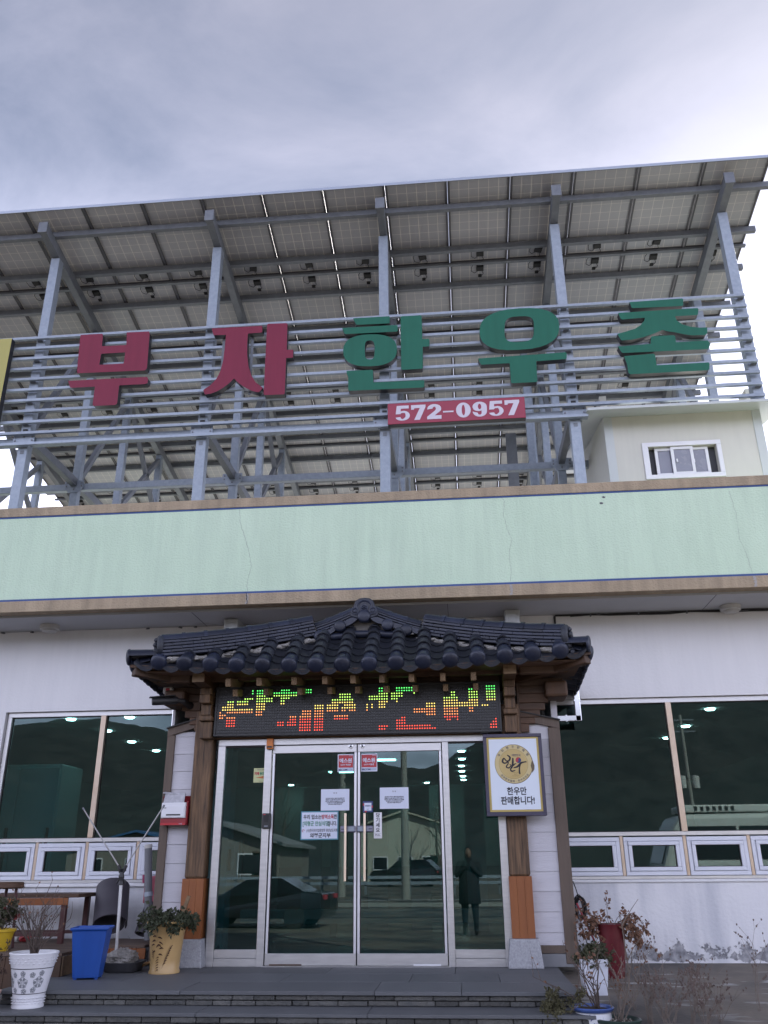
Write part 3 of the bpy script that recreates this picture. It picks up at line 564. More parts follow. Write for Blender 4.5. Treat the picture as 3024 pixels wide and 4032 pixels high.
# ---------------------------------------------------------------- sign letters on the rails
SIGN = {"bu":[[[-4.656,9.2],[-4.298,9.197],[-4.285,9.155],[-4.277,8.963],[-3.88,8.958],[-3.901,9.193],[-3.539,9.186],[-3.523,9.139],[-3.502,8.509],[-3.53,8.472],[-4.612,8.489],[-4.625,8.529],[-4.655,9.108]],[[-4.271,8.822],[-3.884,8.823],[-3.886,8.619],[-4.279,8.622]],[[-4.745,8.363],[-3.487,8.354],[-3.464,8.314],[-3.467,8.241],[-3.504,8.226],[-3.913,8.229],[-3.909,7.91],[-3.937,7.886],[-4.269,7.889],[-4.295,7.916],[-4.299,8.231],[-4.664,8.232],[-4.697,8.243]]],"ja":[[[-2.528,9.172],[-1.731,9.164],[-1.72,9.152],[-1.717,9.05],[-1.729,9.037],[-1.942,9.035],[-1.945,8.88],[-1.932,8.635],[-1.9,8.436],[-1.848,8.27],[-1.776,8.147],[-1.668,8.055],[-1.667,8.033],[-1.711,7.978],[-1.739,7.974],[-1.825,8.001],[-1.942,8.072],[-2.041,8.153],[-2.115,8.235],[-2.192,8.152],[-2.282,8.077],[-2.373,8.024],[-2.465,7.992],[-2.549,7.984],[-2.578,8.053],[-2.575,8.069],[-2.476,8.143],[-2.388,8.25],[-2.332,8.398],[-2.305,8.572],[-2.295,8.793],[-2.291,9.034],[-2.482,9.041],[-2.495,9.059]],[[-1.64,9.188],[-1.625,9.193],[-1.344,9.185],[-1.325,9.169],[-1.319,8.695],[-1.227,8.692],[-1.217,8.675],[-1.217,8.549],[-1.323,8.547],[-1.322,7.927],[-1.335,7.912],[-1.629,7.917],[-1.644,7.937],[-1.648,9.164]]],"han":[[[-0.298,9.198],[0.258,9.196],[0.272,9.179],[0.269,9.071],[0.257,9.064],[-0.231,9.073],[-0.25,9.08]],[[-0.466,9.033],[0.374,9.028],[0.391,9.014],[0.388,8.917],[0.372,8.907],[-0.41,8.916],[-0.433,8.931]],[[0.375,8.586],[0.365,8.503],[0.339,8.444],[0.298,8.396],[0.241,8.359],[0.17,8.333],[0.084,8.318],[-0.036,8.316],[-0.155,8.326],[-0.242,8.346],[-0.313,8.376],[-0.37,8.417],[-0.412,8.468],[-0.438,8.529],[-0.447,8.613],[-0.44,8.697],[-0.415,8.758],[-0.374,8.807],[-0.317,8.845],[-0.244,8.872],[-0.156,8.886],[-0.035,8.888],[0.087,8.878],[0.174,8.857],[0.246,8.826],[0.302,8.784],[0.343,8.732],[0.367,8.67]],[[0.034,8.601],[0.033,8.535],[0.029,8.501],[0.023,8.476],[0.014,8.458],[0.003,8.445],[-0.012,8.438],[-0.041,8.437],[-0.07,8.442],[-0.085,8.451],[-0.096,8.465],[-0.105,8.484],[-0.111,8.51],[-0.114,8.545],[-0.115,8.611],[-0.114,8.677],[-0.111,8.711],[-0.105,8.736],[-0.096,8.755],[-0.085,8.768],[-0.07,8.775],[-0.04,8.776],[-0.011,8.771],[0.004,8.762],[0.015,8.747],[0.024,8.728],[0.03,8.702],[0.033,8.667]],[[0.437,9.171],[0.456,9.181],[0.744,9.179],[0.762,9.158],[0.761,8.748],[0.854,8.747],[0.869,8.729],[0.866,8.62],[0.85,8.608],[0.764,8.608],[0.756,8.24],[0.739,8.223],[0.45,8.223],[0.432,8.24]],[[-0.392,8.258],[-0.005,8.254],[0.009,8.239],[0.013,8.034],[0.761,8.026],[0.773,8.012],[0.77,7.918],[0.753,7.9],[-0.34,7.912],[-0.364,7.931],[-0.364,8.158],[-0.375,8.18],[-0.389,8.213]]],"u":[[[2.819,8.822],[2.798,8.711],[2.756,8.633],[2.692,8.57],[2.608,8.521],[2.504,8.485],[2.378,8.463],[2.2,8.455],[2.024,8.461],[1.899,8.483],[1.799,8.518],[1.721,8.568],[1.666,8.631],[1.634,8.709],[1.628,8.821],[1.645,8.933],[1.686,9.012],[1.749,9.077],[1.834,9.129],[1.94,9.166],[2.069,9.188],[2.251,9.196],[2.431,9.188],[2.557,9.165],[2.657,9.128],[2.734,9.077],[2.788,9.012],[2.817,8.933]],[[2.442,8.819],[2.431,8.721],[2.419,8.677],[2.401,8.646],[2.377,8.623],[2.345,8.608],[2.302,8.598],[2.207,8.596],[2.113,8.6],[2.071,8.61],[2.042,8.626],[2.021,8.65],[2.007,8.682],[2.0,8.726],[2.003,8.824],[2.013,8.923],[2.025,8.967],[2.042,8.999],[2.067,9.022],[2.099,9.038],[2.142,9.048],[2.238,9.05],[2.334,9.045],[2.376,9.035],[2.406,9.018],[2.427,8.994],[2.44,8.962],[2.446,8.918]],[[1.582,8.347],[2.874,8.369],[2.886,8.355],[2.878,8.266],[2.863,8.251],[2.433,8.242],[2.422,7.903],[2.408,7.889],[2.057,7.89],[2.042,7.907],[2.043,8.234],[1.633,8.235],[1.616,8.243]]],"chon":[[[3.891,9.186],[4.669,9.194],[4.68,9.177],[4.669,9.074],[4.65,9.059],[3.93,9.073],[3.912,9.084]],[[3.705,9.005],[4.864,9.007],[4.874,8.987],[4.857,8.895],[4.835,8.883],[4.522,8.886],[4.536,8.811],[4.606,8.737],[4.718,8.686],[4.842,8.662],[4.953,8.658],[4.941,8.558],[4.902,8.528],[4.729,8.534],[4.605,8.562],[4.484,8.604],[4.391,8.626],[4.307,8.659],[4.197,8.61],[4.03,8.554],[3.849,8.519],[3.696,8.519],[3.65,8.635],[3.786,8.669],[3.919,8.708],[4.007,8.766],[4.068,8.841],[4.087,8.892],[3.754,8.883],[3.731,8.898]],[[3.637,8.417],[4.11,8.429],[4.128,8.547],[4.15,8.559],[4.454,8.559],[4.478,8.538],[4.473,8.431],[4.927,8.434],[4.952,8.385],[4.923,8.301],[4.897,8.284],[3.696,8.3],[3.674,8.319]],[[3.706,8.246],[4.136,8.259],[4.15,8.221],[4.15,8.06],[4.887,8.062],[4.893,8.03],[4.878,7.947],[4.852,7.931],[3.757,7.934],[3.734,7.966],[3.733,8.097]]]}
def letter(key, lab, face):
    polys = SIGN[key]; cx = sum(p[0] for p in polys[0]) / len(polys[0]); zmin = min(p[1] for q in polys for p in q)
    t = thing('sign_letter', (cx, .16, zmin), lab, 'sign letter', 'cut out letters of the roof sign')
    outline('letter_body', polys, .16, .108, [face, M_sblack], t, side_mat=True, bevel=.008)
    b = MB()
    for q in polys[:1]:
        xs2 = [p[0] for p in q]; zs2 = [p[1] for p in q]
        for fx in (.25, .75): b.box(min(xs2) + fx * (max(xs2) - min(xs2)) - .02, min(xs2) + fx * (max(xs2) - min(xs2)) + .02, .268, .2745, min(zs2) + .03, max(zs2) - .03)
    b.build('fixing_strip', M_galv2, t)
letter('bu', 'red cut-out Korean letter 부 on the rails, leftmost of the five letters', M_sred)
letter('ja', 'red cut-out Korean letter 자 on the rails between 부 and 한', M_sred)
letter('han', 'green cut-out Korean letter 한 on the rails above the phone number sign', M_sgreen)
letter('u', 'green cut-out Korean letter 우 with an oval ring over a T shape', M_sgreen)
letter('chon', 'green cut-out Korean letter 촌 above the rooftop cabin, rightmost letter', M_sgreen)
ph = thing('phone_number_sign', (1.22, .2, 7.31), 'long red box sign with pale phone number 572-0957 below the green letters', 'sign')
o = MB().box(.222, 2.218, .16, .272, 7.31, 7.658).build('box_body', [M_pink, M_sblack], ph, bevel=.008)
for p in o.data.polygons:
    if abs(p.normal.y) < .5: p.material_index = 1
def dig(poly, x, s=.247, z=7.362):
    return [[(x + px * s, z + pz * s) for px, pz in q] for q in poly]
def arc(cx, cz, rx, rz, a0, a1, n=10): return [(cx + rx * math.cos(R(a0 + (a1 - a0) * i / n)), cz + rz * math.sin(R(a0 + (a1 - a0) * i / n))) for i in range(n + 1)]
D5 = [[(.09, 1), (.80, 1), (.80, .80), (.33, .80), (.31, .62)] + arc(.44, .33, .42, .33, 78, -90, 10) + arc(.42, .22, .40, .22, 270, 180, 5) + [(.30, .24)] + arc(.42, .22, .11, .12, 180, 300, 5) + arc(.50, .33, .11, .20, -30, 90, 5) + arc(.42, .40, .13, .12, 60, 160, 4) + [(.02, .44)]]
D7 = [[(.0, 1), (.86, 1), (.86, .86), (.50, 0), (.17, 0), (.52, .79), (.20, .79), (.16, .70), (.0, .70)]]
D2 = [[(.02, .66)] + arc(.43, .70, .41, .30, 178, 0, 9) + [(.82, .56), (.44, .24), (.84, .24), (.84, 0), (.0, 0), (.0, .17), (.47, .56)] + arc(.43, .70, .10, .13, -40, 180, 6)]
D0 = [arc(.43, .5, .43, .5, 0, 360, 24)[:-1], arc(.43, .5, .10, .36, 0, 360, 16)[:-1]]
D9 = [arc(.43, .67, .42, .33, 180, 0, 10) + [(.85, .45)] + arc(.43, .36, .42, .36, 0, -180, 10) + [(.30, .27)] + arc(.42, .24, .11, .11, 190, 350, 5) + [(.53, .42)] + arc(.36, .60, .32, .22, -60, -175, 6), arc(.43, .68, .10, .19, 0, 360, 14)[:-1]]
DM = [[(0, .50), (.62, .50), (.62, .40), (0, .40)]]
x = .335
for P_, adv in ((D5, .232), (D7, .232), (D2, .232), (DM, .190), (D0, .236), (D9, .236), (D5, .232), (D7, .22)):
    outline('digit', dig(P_, x), .156, .0035, M_digit, ph); x += adv
ye = thing('yellow_sign', (-6.6, .2, 7.75), 'yellow box sign cut off at the left edge of the roof rails', 'sign')
o = MB().box(-7.4, -5.79, .16, .272, 7.75, 9.22).build('box_body', [M_syellow, M_sblack], ye, bevel=.01)
for p in o.data.polygons:
    if abs(p.normal.y) < .5: p.material_index = 1

# ---------------------------------------------------------------- rooftop cabin
CB = thing('rooftop_cabin', (4.5, .6, 4.56), 'cream metal panel cabin with white sliding window standing on the roof', 'cabin')
w = MB(); w.box(3.385, 3.97, .6, .7, 4.56, 7.60); w.box(4.93, 5.62, .6, .7, 4.56, 7.60); w.box(3.97, 4.93, .6, .7, 4.56, 6.505); w.box(3.97, 4.93, .6, .7, 6.958, 7.60); w.build('front_wall', M_cabin, CB)
w = MB(); w.box(3.385, 3.485, .70, 3.6, 4.56, 7.9); w.box(5.52, 5.62, .70, 3.6, 4.56, 7.9); w.box(3.485, 5.52, 3.5, 3.6, 4.56, 7.9); w.build('side_wall', M_cabin, CB)
for x0 in (3.378, 5.505): MB().box(x0, x0 + .125, .588, .5985, 4.56, 7.49).build('corner_flashing', M_cabin2, CB, bevel=.003)
rs = MB(); s_ = .2
rs.add([(3.10, .20, 7.400), (5.95, .20, 7.400), (5.95, 4.0, 7.40 + 3.8 * s_), (3.10, 4.0, 7.40 + 3.8 * s_), (3.10, .20, 7.446), (5.95, .20, 7.446), (5.95, 4.0, 7.446 + 3.8 * s_), (3.10, 4.0, 7.446 + 3.8 * s_)],
       [(0, 3, 2, 1), (4, 5, 6, 7), (0, 1, 5, 4), (1, 2, 6, 5), (2, 3, 7, 6), (3, 0, 4, 7)])
rs.build('roof', M_cabin2, CB, bevel=.006)
f = MB(); f.box(3.885, 4.995, .575, .595, 6.955, 7.022); f.box(3.885, 4.995, .575, .595, 6.442, 6.508); f.box(3.885, 3.968, .575, .595, 6.508, 6.955); f.box(4.932, 4.995, .575, .595, 6.508, 6.955)
wf = f.build('window', M_wpaint, CB, bevel=.004)
def sash(x0, x1, y, parent, nm='sash'):
    s = MB(); z0, z1, t = 6.51, 6.952, .042
    s.box(x0, x1, y, y + .03, z1 - t, z1); s.box(x0, x1, y, y + .03, z0, z0 + t); s.box(x0, x0 + t, y, y + .03, z0 + t, z1 - t); s.box(x1 - t, x1, y, y + .03, z0 + t, z1 - t)
    o = s.build(nm, M_wpaint, parent, bevel=.003); return o
sash(4.065, 4.36, .635, wf); sash(4.285, 4.60, .602, wf); sash(4.56, 4.82, .636, wf)
for x0, x1, y in ((4.107, 4.284, .648), (4.327, 4.558, .615), (4.602, 4.778, .649)): MB().box(x0, x1, y, y + .004, 6.552, 6.91).build('pane', mat('frosted_pane', (.20, .205, .26), .25, c2=(.23, .235, .29)), wf)
MB().box(3.97, 4.93, .69, .697, 6.508, 6.955).build('dark_screen', mat('window_screen', (.035, .037, .045), .6), wf)
MB().box(4.345, 4.365, .588, .602, 6.70, 6.75).build('handle', M_wpaint, wf); MB().box(4.592, 4.612, .620, .6345, 6.70, 6.75).build('handle', M_wpaint, wf)

# ---------------------------------------------------------------- stone steps
ST = bpy.data.objects.new('entrance_steps', None); COL.objects.link(ST); ST.location = (-.5, -2, .2); ST['kind'] = 'structure'; WL[ST.name] = Vector((-.5, -2, .2))
jx = [-3.35, -1.62, -.02, .69, 1.985]
def slabs(y0, y1, z0, z1, cuts, xj=.0):
    for a, b in zip(cuts, cuts[1:]):
        MB().box(a + .002, b - .002, y0 + rnd.uniform(0, .006), y1, z0, z1 + rnd.uniform(-.001, .001)).build('slab', M_slate, ST, bevel=.004)
slabs(-2.77, -2.16, .394, .425, [-2.95, -1.35, .30, 1.02, 1.975]); slabs(-2.157, -1.54, .394, .425, [-2.95, -2.1, -.62, .55, 1.36, 1.975]); slabs(-1.537, -.5, .394, .425, [-2.95, -1.55, -.3, .95, 1.975])
slabs(-3.13, -2.70, .285, .312, [-3.3, -1.10, .28, 2.05])
MB().box(-3.25, 2.0, -2.69, -.4, -.1, .284).build('core', M_slate2, ST); MB().box(-2.9, 1.93, -2.68, -.4, .2845, .3935).build('core', M_slate2, ST); MB().box(-3.25, 2.0, -3.05, -2.70, -.1, .2845).build('core', M_slate2, ST)
def risers(y, z0, z1, x0, x1, rows):
    for r_ in range(rows):
        x = x0
        while x < x1:
            L = rnd.uniform(.14, .34); h = (z1 - z0) / rows
            MB().box(x + .003, min(x + L, x1) - .003, y + rnd.uniform(-.014, .004), y + .05, z0 + r_ * h + .003, z0 + (r_ + 1) * h - .003).build('stone', M_slate2, ST, bevel=.006); x += L
risers(-2.735, .312, .393, -2.93, 1.955, 2); risers(-3.10, .10, .284, -3.27, 2.02, 4)

# ---------------------------------------------------------------- glazed doorway
DW = thing('glass_doorway', (-.07, -.95, .425), 'stainless steel framed double glass doors with sidelights under the tiled porch', 'glass door')
y0, y1 = -.985, -.905
f = MB(); f.box(-1.66, 1.545, y0, y1, 2.655, 2.725)
for a, b in ((-1.66, -1.575), (-1.120, -1.040), (.882, .950), (1.462, 1.545)): f.box(a, b, y0, y1, .425, 2.655)
f.build('door_frame', M_frame, DW, bevel=.004)
for a, b in ((-1.575, -1.12), (.95, 1.462)):
    s = MB(); s.box(a, b, -.97, -.915, .505, .585); s.box(a, b, -.965, -.92, .425, .502); s.build('bottom_rail', M_frame, DW, bevel=.003)
    MB().box(a, b, -.965, -.92, 2.640, 2.655).build('gasket', M_black, DW)
    MB().box(a, b, -.945, -.937, .585, 2.640).build('sidelight_pane', M_glass, DW)
def leaf(a, b, hx, lx):
    d = MB(); d.box(a, b, -.972, -.918, 2.565, 2.648); d.box(a, b, -.972, -.918, .436, .548)
    lf = d.build('door_leaf', M_frame, DW, bevel=.003)
    for xx in (a, b - .026): MB().box(xx, xx + .026, -.966, -.924, .548, 2.565).build('stile', mat('bright_stile', (.66, .66, .70), .35, .6), lf, bevel=.003)
    for xx in (a + .026, b - .034): MB().box(xx, xx + .008, -.962, -.928, .548, 2.565).build('gasket', M_black, lf)
    MB().box(a + .034, b - .034, -.949, -.941, .548, 2.565).build('pane', M_glass, lf)
    h = MB(); h.tube([(hx, -1.03, 1.235), (hx, -1.03, 1.912)], .014, 12)
    for zz in (1.36, 1.78): h.tube([(hx, -1.03, zz), (hx, -.949, zz)], .009, 8)
    h.build('handle', mat('brushed_handle', (.75, .62, .50), .28, .9), lf, smooth=40)
    k = MB(); Mf2 = Matrix(((1, 0, 0), (0, 0, -1), (0, 1, 0))); k.lathe([(.024, 0), (.024, .006), (.017, .008), (.017, .003)], (lx, -.972, 2.627), 16, Mf2); k.build('lock_cylinder', M_steel, lf, smooth=40)
    MB().lathe([(.014, 0), (.012, .007)], (lx, -.972, 2.627), 12, Mf2).build('keyhole', M_dark, lf)
    return lf
lfL = leaf(-1.030, -.075, -.188, -.142); lfR = leaf(-.062, .872, .022, -.010)
MB().box(-.0735, -.0635, -.955, -.935, .44, 2.648).build('door_gap_brush', M_black, DW)
def lockcase(a, b, lf):
    k = MB().box(a, b, -.985, -.950, 1.718, 1.788).build('lock_case', mat('violet_grey_metal', (.20, .20, .27), .3, .7), lf, bevel=.012)
    return k
k1 = lockcase(-.250, -.080, lfL); k2 = lockcase(-.068, .106, lfR)
MB().box(-.165, -.10, -.991, -.984, 1.728, 1.778).build('cover', M_galv, k1, bevel=.006); MB().box(-.238, -.205, -.987, -.984, 1.749, 1.757).build('slot', M_black, k1)
MB().box(-.055, .0, -.991, -.984, 1.728, 1.778).build('cover', M_galv, k2, bevel=.006); MB().box(.062, .098, -.987, -.984, 1.749, 1.757).build('slot', M_black, k2)
MB().box(-1.055, .9, -.99, -.90, .4255, .432).build('threshold', M_frame, DW)
for x0, x1 in ((-.98, -.64), (.52, .80)): MB().box(x0, x1, -.9725, -.9715, .436, .452).build('weather_strip_patch', M_wpaint if x0 > 0 else M_trim, DW)

YG = -.9502   # face of the door glass
def sticker(name, x0, x1, z0, z1, label, cat, mt=M_paper, y=YG, group=None, bevel=0):
    t = thing(name, ((x0 + x1) / 2, y, z0), label, cat, group)
    MB().box(x0, x1, y - .0012, y - .0002, z0, z1).build('sheet', mt, t)
    return t
def flat(t, x0, x1, z0, z1, mt, y, nm='printed_panel'): return MB().box(x0, x1, y - .0008, y, z0, z1).build(nm, mt, t)
yT = YG - .0018
for (x0, x1), lab in (((-.291, -.110), 'red and white security sticker on the left glass door'), ((-.031, .155), 'red and white security sticker on the right glass door')):
    t = sticker('security_sticker', x0, x1, 2.354, 2.545, lab, 'sticker', group='security stickers on the glass doors')
    flat(t, x0 + .010, x1 - .008, 2.399, 2.535, M_red, yT)
    cx = (x0 + x1) / 2
    txt('에스원', cx, 2.472, yT - .0012, .052, M_paper, t, bold=.0016); txt('CCTV 작동중', cx, 2.428, yT - .0012, .020, M_paper, t, bold=.0005); txt('범죄예방', x1 - .012, 2.525, yT - .0012, .012, M_paper, t, align='RIGHT')
    txt('SECOM', x0 + .01, 2.376, yT - .0008, .029, M_navy, t, bold=.001, align='LEFT', sx=1.05)
    flat(t, x0 + .108, x1 - .012, 2.366, 2.392, mat('pale_blue_print', (.40, .46, .60), .6), yT)
for (x0, x1, z0, z1), lab in (((-.473, -.157, 1.948, 2.172), 'white printed notice sheet taped inside the left glass door'), ((.181, .498, 1.958, 2.180), 'white printed notice sheet taped on the right glass door')):
    t = sticker('paper_notice', x0, x1, z0, z1, lab, 'notice', group='white paper notices on the glass doors')
    cx = (x0 + x1) / 2; txt('안  내', cx, z1 - .042, yT, .016, M_ink2, t, bold=.0004)
    for i, s in enumerate(('신종 코로나 바이러스 예방과 전염 방지를 위해', '직원들이 마스크를 착용하고 근무하고 있습니다', '저희 업소 이용하시는 손님들께서도 손 소독제를', '꼭 사용해 주시기 바라며 불편하시더라도', '많은 협조와 이해를 부탁드립니다')):
        txt(s, cx, z1 - .098 - i * .0155, yT, .0115, M_ink, t, bold=.0004, sx=.95)
t = sticker('disinfection_notice', -.692, -.275, 1.648, 1.943, 'white notice with teal border and four lines of text on the left door', 'notice', mat('teal_border', (.06, .22, .30), .5))
flat(t, -.680, -.287, 1.660, 1.931, M_paper, yT); yU = yT - .0014
txt('우리 업소는', -.664, 1.880, yU, .052, M_ink, t, bold=.0014, align='LEFT', sx=.80); txt('방역소독', -.394, 1.880, yU, .052, M_redink, t, bold=.0016, sx=.72); txt('한', -.308, 1.880, yU, .052, M_ink, t, bold=.0014, sx=.75)
txt('[의령군 안심식당]', -.672, 1.812, yU, .054, M_greenink, t, bold=.0014, align='LEFT', sx=.76); txt('입니다.', -.345, 1.812, yU, .050, M_ink, t, bold=.0014, sx=.72)
txt('(사)한국외식업중앙회 경상남도지회', -.455, 1.742, yU, .036, M_ink2, t, bold=.0008, sx=.645); txt('의령군지부', -.472, 1.690, yU, .050, M_ink, t, bold=.0016)
o = MB(); o.tube([(-.662 + .013 * math.cos(a_), yU, 1.742 + .011 * math.sin(a_)) for a_ in [R(v) for v in range(0, 300, 25)]], .0028, 4); o.build('emblem', M_redink, t)
t = sticker('hours_badge', -.006, .104, 1.925, 2.040, 'small square badge with navy and red checked border above the right handle', 'sticker', M_navy)
for i, (a, b) in enumerate(((0, 3), (3, 1), (1, 0), (4, 2))): flat(t, -.006 + a * .022, .016 + a * .022, 1.925 + b * .023, 1.948 + b * .023, M_redink, yT)
flat(t, .010, .088, 1.942, 2.022, M_paper, yT - .001); txt('영업안내', .049, 1.990, yT - .0024, .016, M_navy, t, bold=.0006); txt('방문', .049, 1.955, yT - .0024, .011, M_ink2, t)
t = sticker('pull_sign', .114, .202, 1.657, 1.922, 'narrow white vertical sign reading pull in Korean beside the right handle', 'sign', M_wpaint)
for i, ch in enumerate('당기세요'): txt(ch, .158, 1.890 - i * .0505, yT, .050, M_ink, t, bold=.0012)
txt('PULL', .158, 1.690, yT, .026, M_ink2, t, bold=.0006); flat(t, .120, .196, 1.708, 1.710, M_ink2, yT); flat(t, .120, .196, 1.670, 1.672, M_ink2, yT)
t = sticker('yellow_sticker', -1.245, -1.085, 2.256, 2.411, 'pale yellow green sticker with red text on the left sidelight', 'sticker', mat('pale_yellow_print', (.52, .55, .30), .6), y=-.9452)
txt('치매', -1.238, 2.350, -.9472, .036, M_redink, t, bold=.0014, align='LEFT', sx=.85); txt('등대지기', -1.130, 2.350, -.9472, .036, M_greenink, t, bold=.0014, sx=.68)
txt('지역사회 안전망', -1.165, 2.392, -.9472, .013, M_ink2, t); txt('보건소', -1.165, 2.268, -.9472, .013, M_ink2, t)
o = MB(); o.prism([(-1.225, 2.308), (-1.13, 2.326), (-1.13, 2.298)], -.9474, -.9467); o.prism([(-1.115, 2.285), (-1.095, 2.285), (-1.100, 2.335), (-1.110, 2.335)], -.9474, -.9467); o.build('lighthouse_print', mat('orange_print', (.50, .16, .05), .6), t)
t = thing('entry_keypad', (-1.065, -.985, 1.766), 'black entry keypad on the left door jamb', 'keypad'); MB().box(-1.113, -1.017, -1.015, -.986, 1.766, 1.926).build('housing', M_dark, t, bevel=.008)
MB().box(-1.09, -1.04, -1.0165, -1.0152, 1.835, 1.905).build('screen', M_black, t); MB().box(-1.085, -1.045, -1.018, -1.0152, 1.785, 1.80).build('button', M_galv2, t)
MB().box(-1.10, -1.075, -1.0168, -1.0152, 1.908, 1.916).build('logo', M_redink, t)
t = thing('alarm_sensor', (-1.057, -.985, 2.608), 'orange box sensor at the top of the left door jamb', 'sensor'); MB().box(-1.095, -1.020, -1.035, -.986, 2.608, 2.727).build('housing', mat('orange_plastic', (.52, .15, .02), .4, c2=(.58, .18, .03)), t, bevel=.008)
MB().box(-1.085, -1.03, -1.037, -1.0355, 2.622, 2.64).build('slot', M_dark, t)

# ---------------------------------------------------------------- tiled porch
PO = thing('tiled_porch', (-.07, -.95, .425), 'traditional Korean entrance porch with dark blue curved roof tiles on wooden pillars', 'porch')
def plinth(cx):
    p = MB(); a, b = .177, .148; z0, z1 = .4255, .690; cy = -.97
    p.add([(cx - a, cy - a, z0), (cx + a, cy - a, z0), (cx + a, cy + a, z0), (cx - a, cy + a, z0), (cx - b, cy - b, z1), (cx + b, cy - b, z1), (cx + b, cy + b, z1), (cx - b, cy + b, z1)], [(0, 3, 2, 1), (4, 5, 6, 7), (0, 1, 5, 4), (1, 2, 6, 5), (2, 3, 7, 6), (3, 0, 4, 7)])
    return p
for cx, c2_ in ((-1.825, -1.775), (1.652, 1.652)):
    pil = MB().box(cx - .105, cx + .108, -1.045, -.845, 1.272, 3.05).build('pillar', M_pillar, PO, bevel=.022)
    plinth(cx).build('plinth', M_granite, pil, bevel=.012)
    for i in range(3):
        a = cx - .118 + i * .079; MB().box(a, a + .0775, -1.056, -1.046, .691, 1.270).build('cladding_board', M_orange, pil, bevel=.002)
    MB().box(cx - .117, cx + .1175, -1.0455, -.845, .691, 1.2715).build('cladding_core', M_orange, pil)
    # stepped bracket on the pillar head
    for k, (z0, z1, wd, yf) in enumerate(((2.722, 2.912, .136, -1.15), (2.9125, 2.972, .152, -1.20), (2.9725, 3.098, .118, -1.19), (3.0985, 3.198, .126, -1.27), (3.1985, 3.275, .132, -1.25))):
        MB().box(c2_ - wd / 2, c2_ + wd / 2, yf, -.93, z0, z1).build('bracket_block', M_pillar, PO, bevel=.012)
    MB().box(c2_ - .07, c2_ + .07, -1.56, -.80, 3.2755, 3.378).build('bracket_beam', M_woodh, PO, bevel=.008)
    MB().box(c2_ - .068, c2_ + .068, -1.5645, -1.561, 3.279, 3.374).build('beam_end', M_endgrain, PO)
    MB().box(c2_ + (-.115 if cx < 0 else .09), c2_ + (-.09 if cx < 0 else .115), -1.02, -.97, 2.70, 3.33).build('batten', M_wood, PO, bevel=.004)
# lintel boards behind the LED board, eave soffit
for z0, z1 in ((2.727, 2.93), (2.9315, 3.13), (3.1315, 3.40)): MB().box(-1.70, 1.56, -1.00, -.93, z0, z1).build('lintel_board', M_woodh, PO, bevel=.003)
for z0, z1 in ((3.335, 3.40),): MB().box(-2.35, 2.3, -1.28, -1.21, z0, z1 + .02).build('purlin', M_wood, PO, bevel=.006)
# wing walls: white boards with dark corner trims
def wing(sgn, xin, xout):
    n = 0; z = .545 if sgn > 0 else .46; a, b = sorted((xin, xout))
    while z < 2.83:
        z1 = min(z + .193, 2.83); MB().add([(a, -.930 - .012, z), (b, -.930 - .012, z), (b, -.93 - .004, z1 - .002), (a, -.93 - .004, z1 - .002), (a, -.90, z), (b, -.90, z), (b, -.90, z1 - .002), (a, -.90, z1 - .002)],
            [(0, 1, 2, 3), (4, 7, 6, 5), (0, 4, 5, 1), (1, 5, 6, 2), (2, 6, 7, 3), (3, 7, 4, 0)]).build('siding_board', M_siding, PO); z += .193
for sgn, xin, xout, t0, t1 in ((-1, -1.90, -2.19, -2.275, -2.185), (1, 1.735, 2.072, 2.066, 2.195)):
    wing(sgn, xin, xout)
    zb = .455 if sgn > 0 else .46
    MB().box(t0, t1, -.968, -.85, zb, 2.79).build('corner_trim', M_trim, PO, bevel=.006)
    MB().box(t0 + (.0 if sgn < 0 else .06), t1 - (.06 if sgn < 0 else .0), -.845, -.02, zb, 3.3).build('side_wall', M_siding, PO)
    # sloping trim at the head of the wing wall
    MB().prism([(xin, 2.885), (t0 if sgn < 0 else t1, 2.775), (t0 if sgn < 0 else t1, 2.865), (xin, 2.975)][::sgn], -.972, -.90).build('sloping_trim', M_trim, PO, bevel=.004)
    MB().prism([(xin, 2.972), (t0 * 1.004 if sgn < 0 else t1 * 1.004, 2.862), (t0 * 1.004 if sgn < 0 else t1 * 1.004, 2.876), (xin, 2.986)][::sgn], -1.0, -.90).build('drip_edge', M_black, PO)
MB().box(1.735, 2.063, -.965, -.90, .548, .622).build('bottom_trim', M_trim, PO, bevel=.004); MB().box(1.735, 2.19, -.958, -.90, .426, .545).build('base_board', mat('grey_base_board', (.17, .175, .19), .7, c2=(.23, .235, .25), nscale=4, bump=.2), PO, bevel=.004)
# stepped side boards under the corners
for sgn in (-1, 1):
    x_in = 1.76 if sgn > 0 else -1.905
    for z0, z1, xo in ((2.742, 2.832, 1.86), (2.8335, 2.902, 1.93), (2.9035, 2.982, 1.99), (2.9835, 3.062, 2.05), (3.0635, 3.165, 2.092), (3.1665, 3.25, 2.17), (3.2515, 3.33, 2.27)):
        xo2 = xo * sgn if sgn > 0 else -(xo + .03)
        a, b = sorted((x_in, xo2)); ch = .02
        MB().box(a, b, -.985 - rnd.uniform(0, .008), -.91, z0, z1).build('side_board', M_woodh, PO, bevel=.006)
    a, b = sorted((x_in, 2.18 * sgn - (.0 if sgn > 0 else .02))); MB().box(a, b, -1.44, -1.35, 3.30, 3.405).build('side_beam', M_woodh, PO, bevel=.015)
    MB().bar((1.75 * sgn, -1.0, 3.33), (2.47 * sgn, -1.70, 3.385), .10, .10).build('corner_rafter', M_wood, PO, bevel=.012)
    MB().box(*sorted((2.05 * sgn, 2.30 * sgn)), -1.15, -.75, 3.10, 3.28).build('corner_block', M_wood, PO, bevel=.03)
ze = lambda x: 3.315 + .105 * (abs(x + .01) / 2.5) ** 2        # the eave curves up to the corners
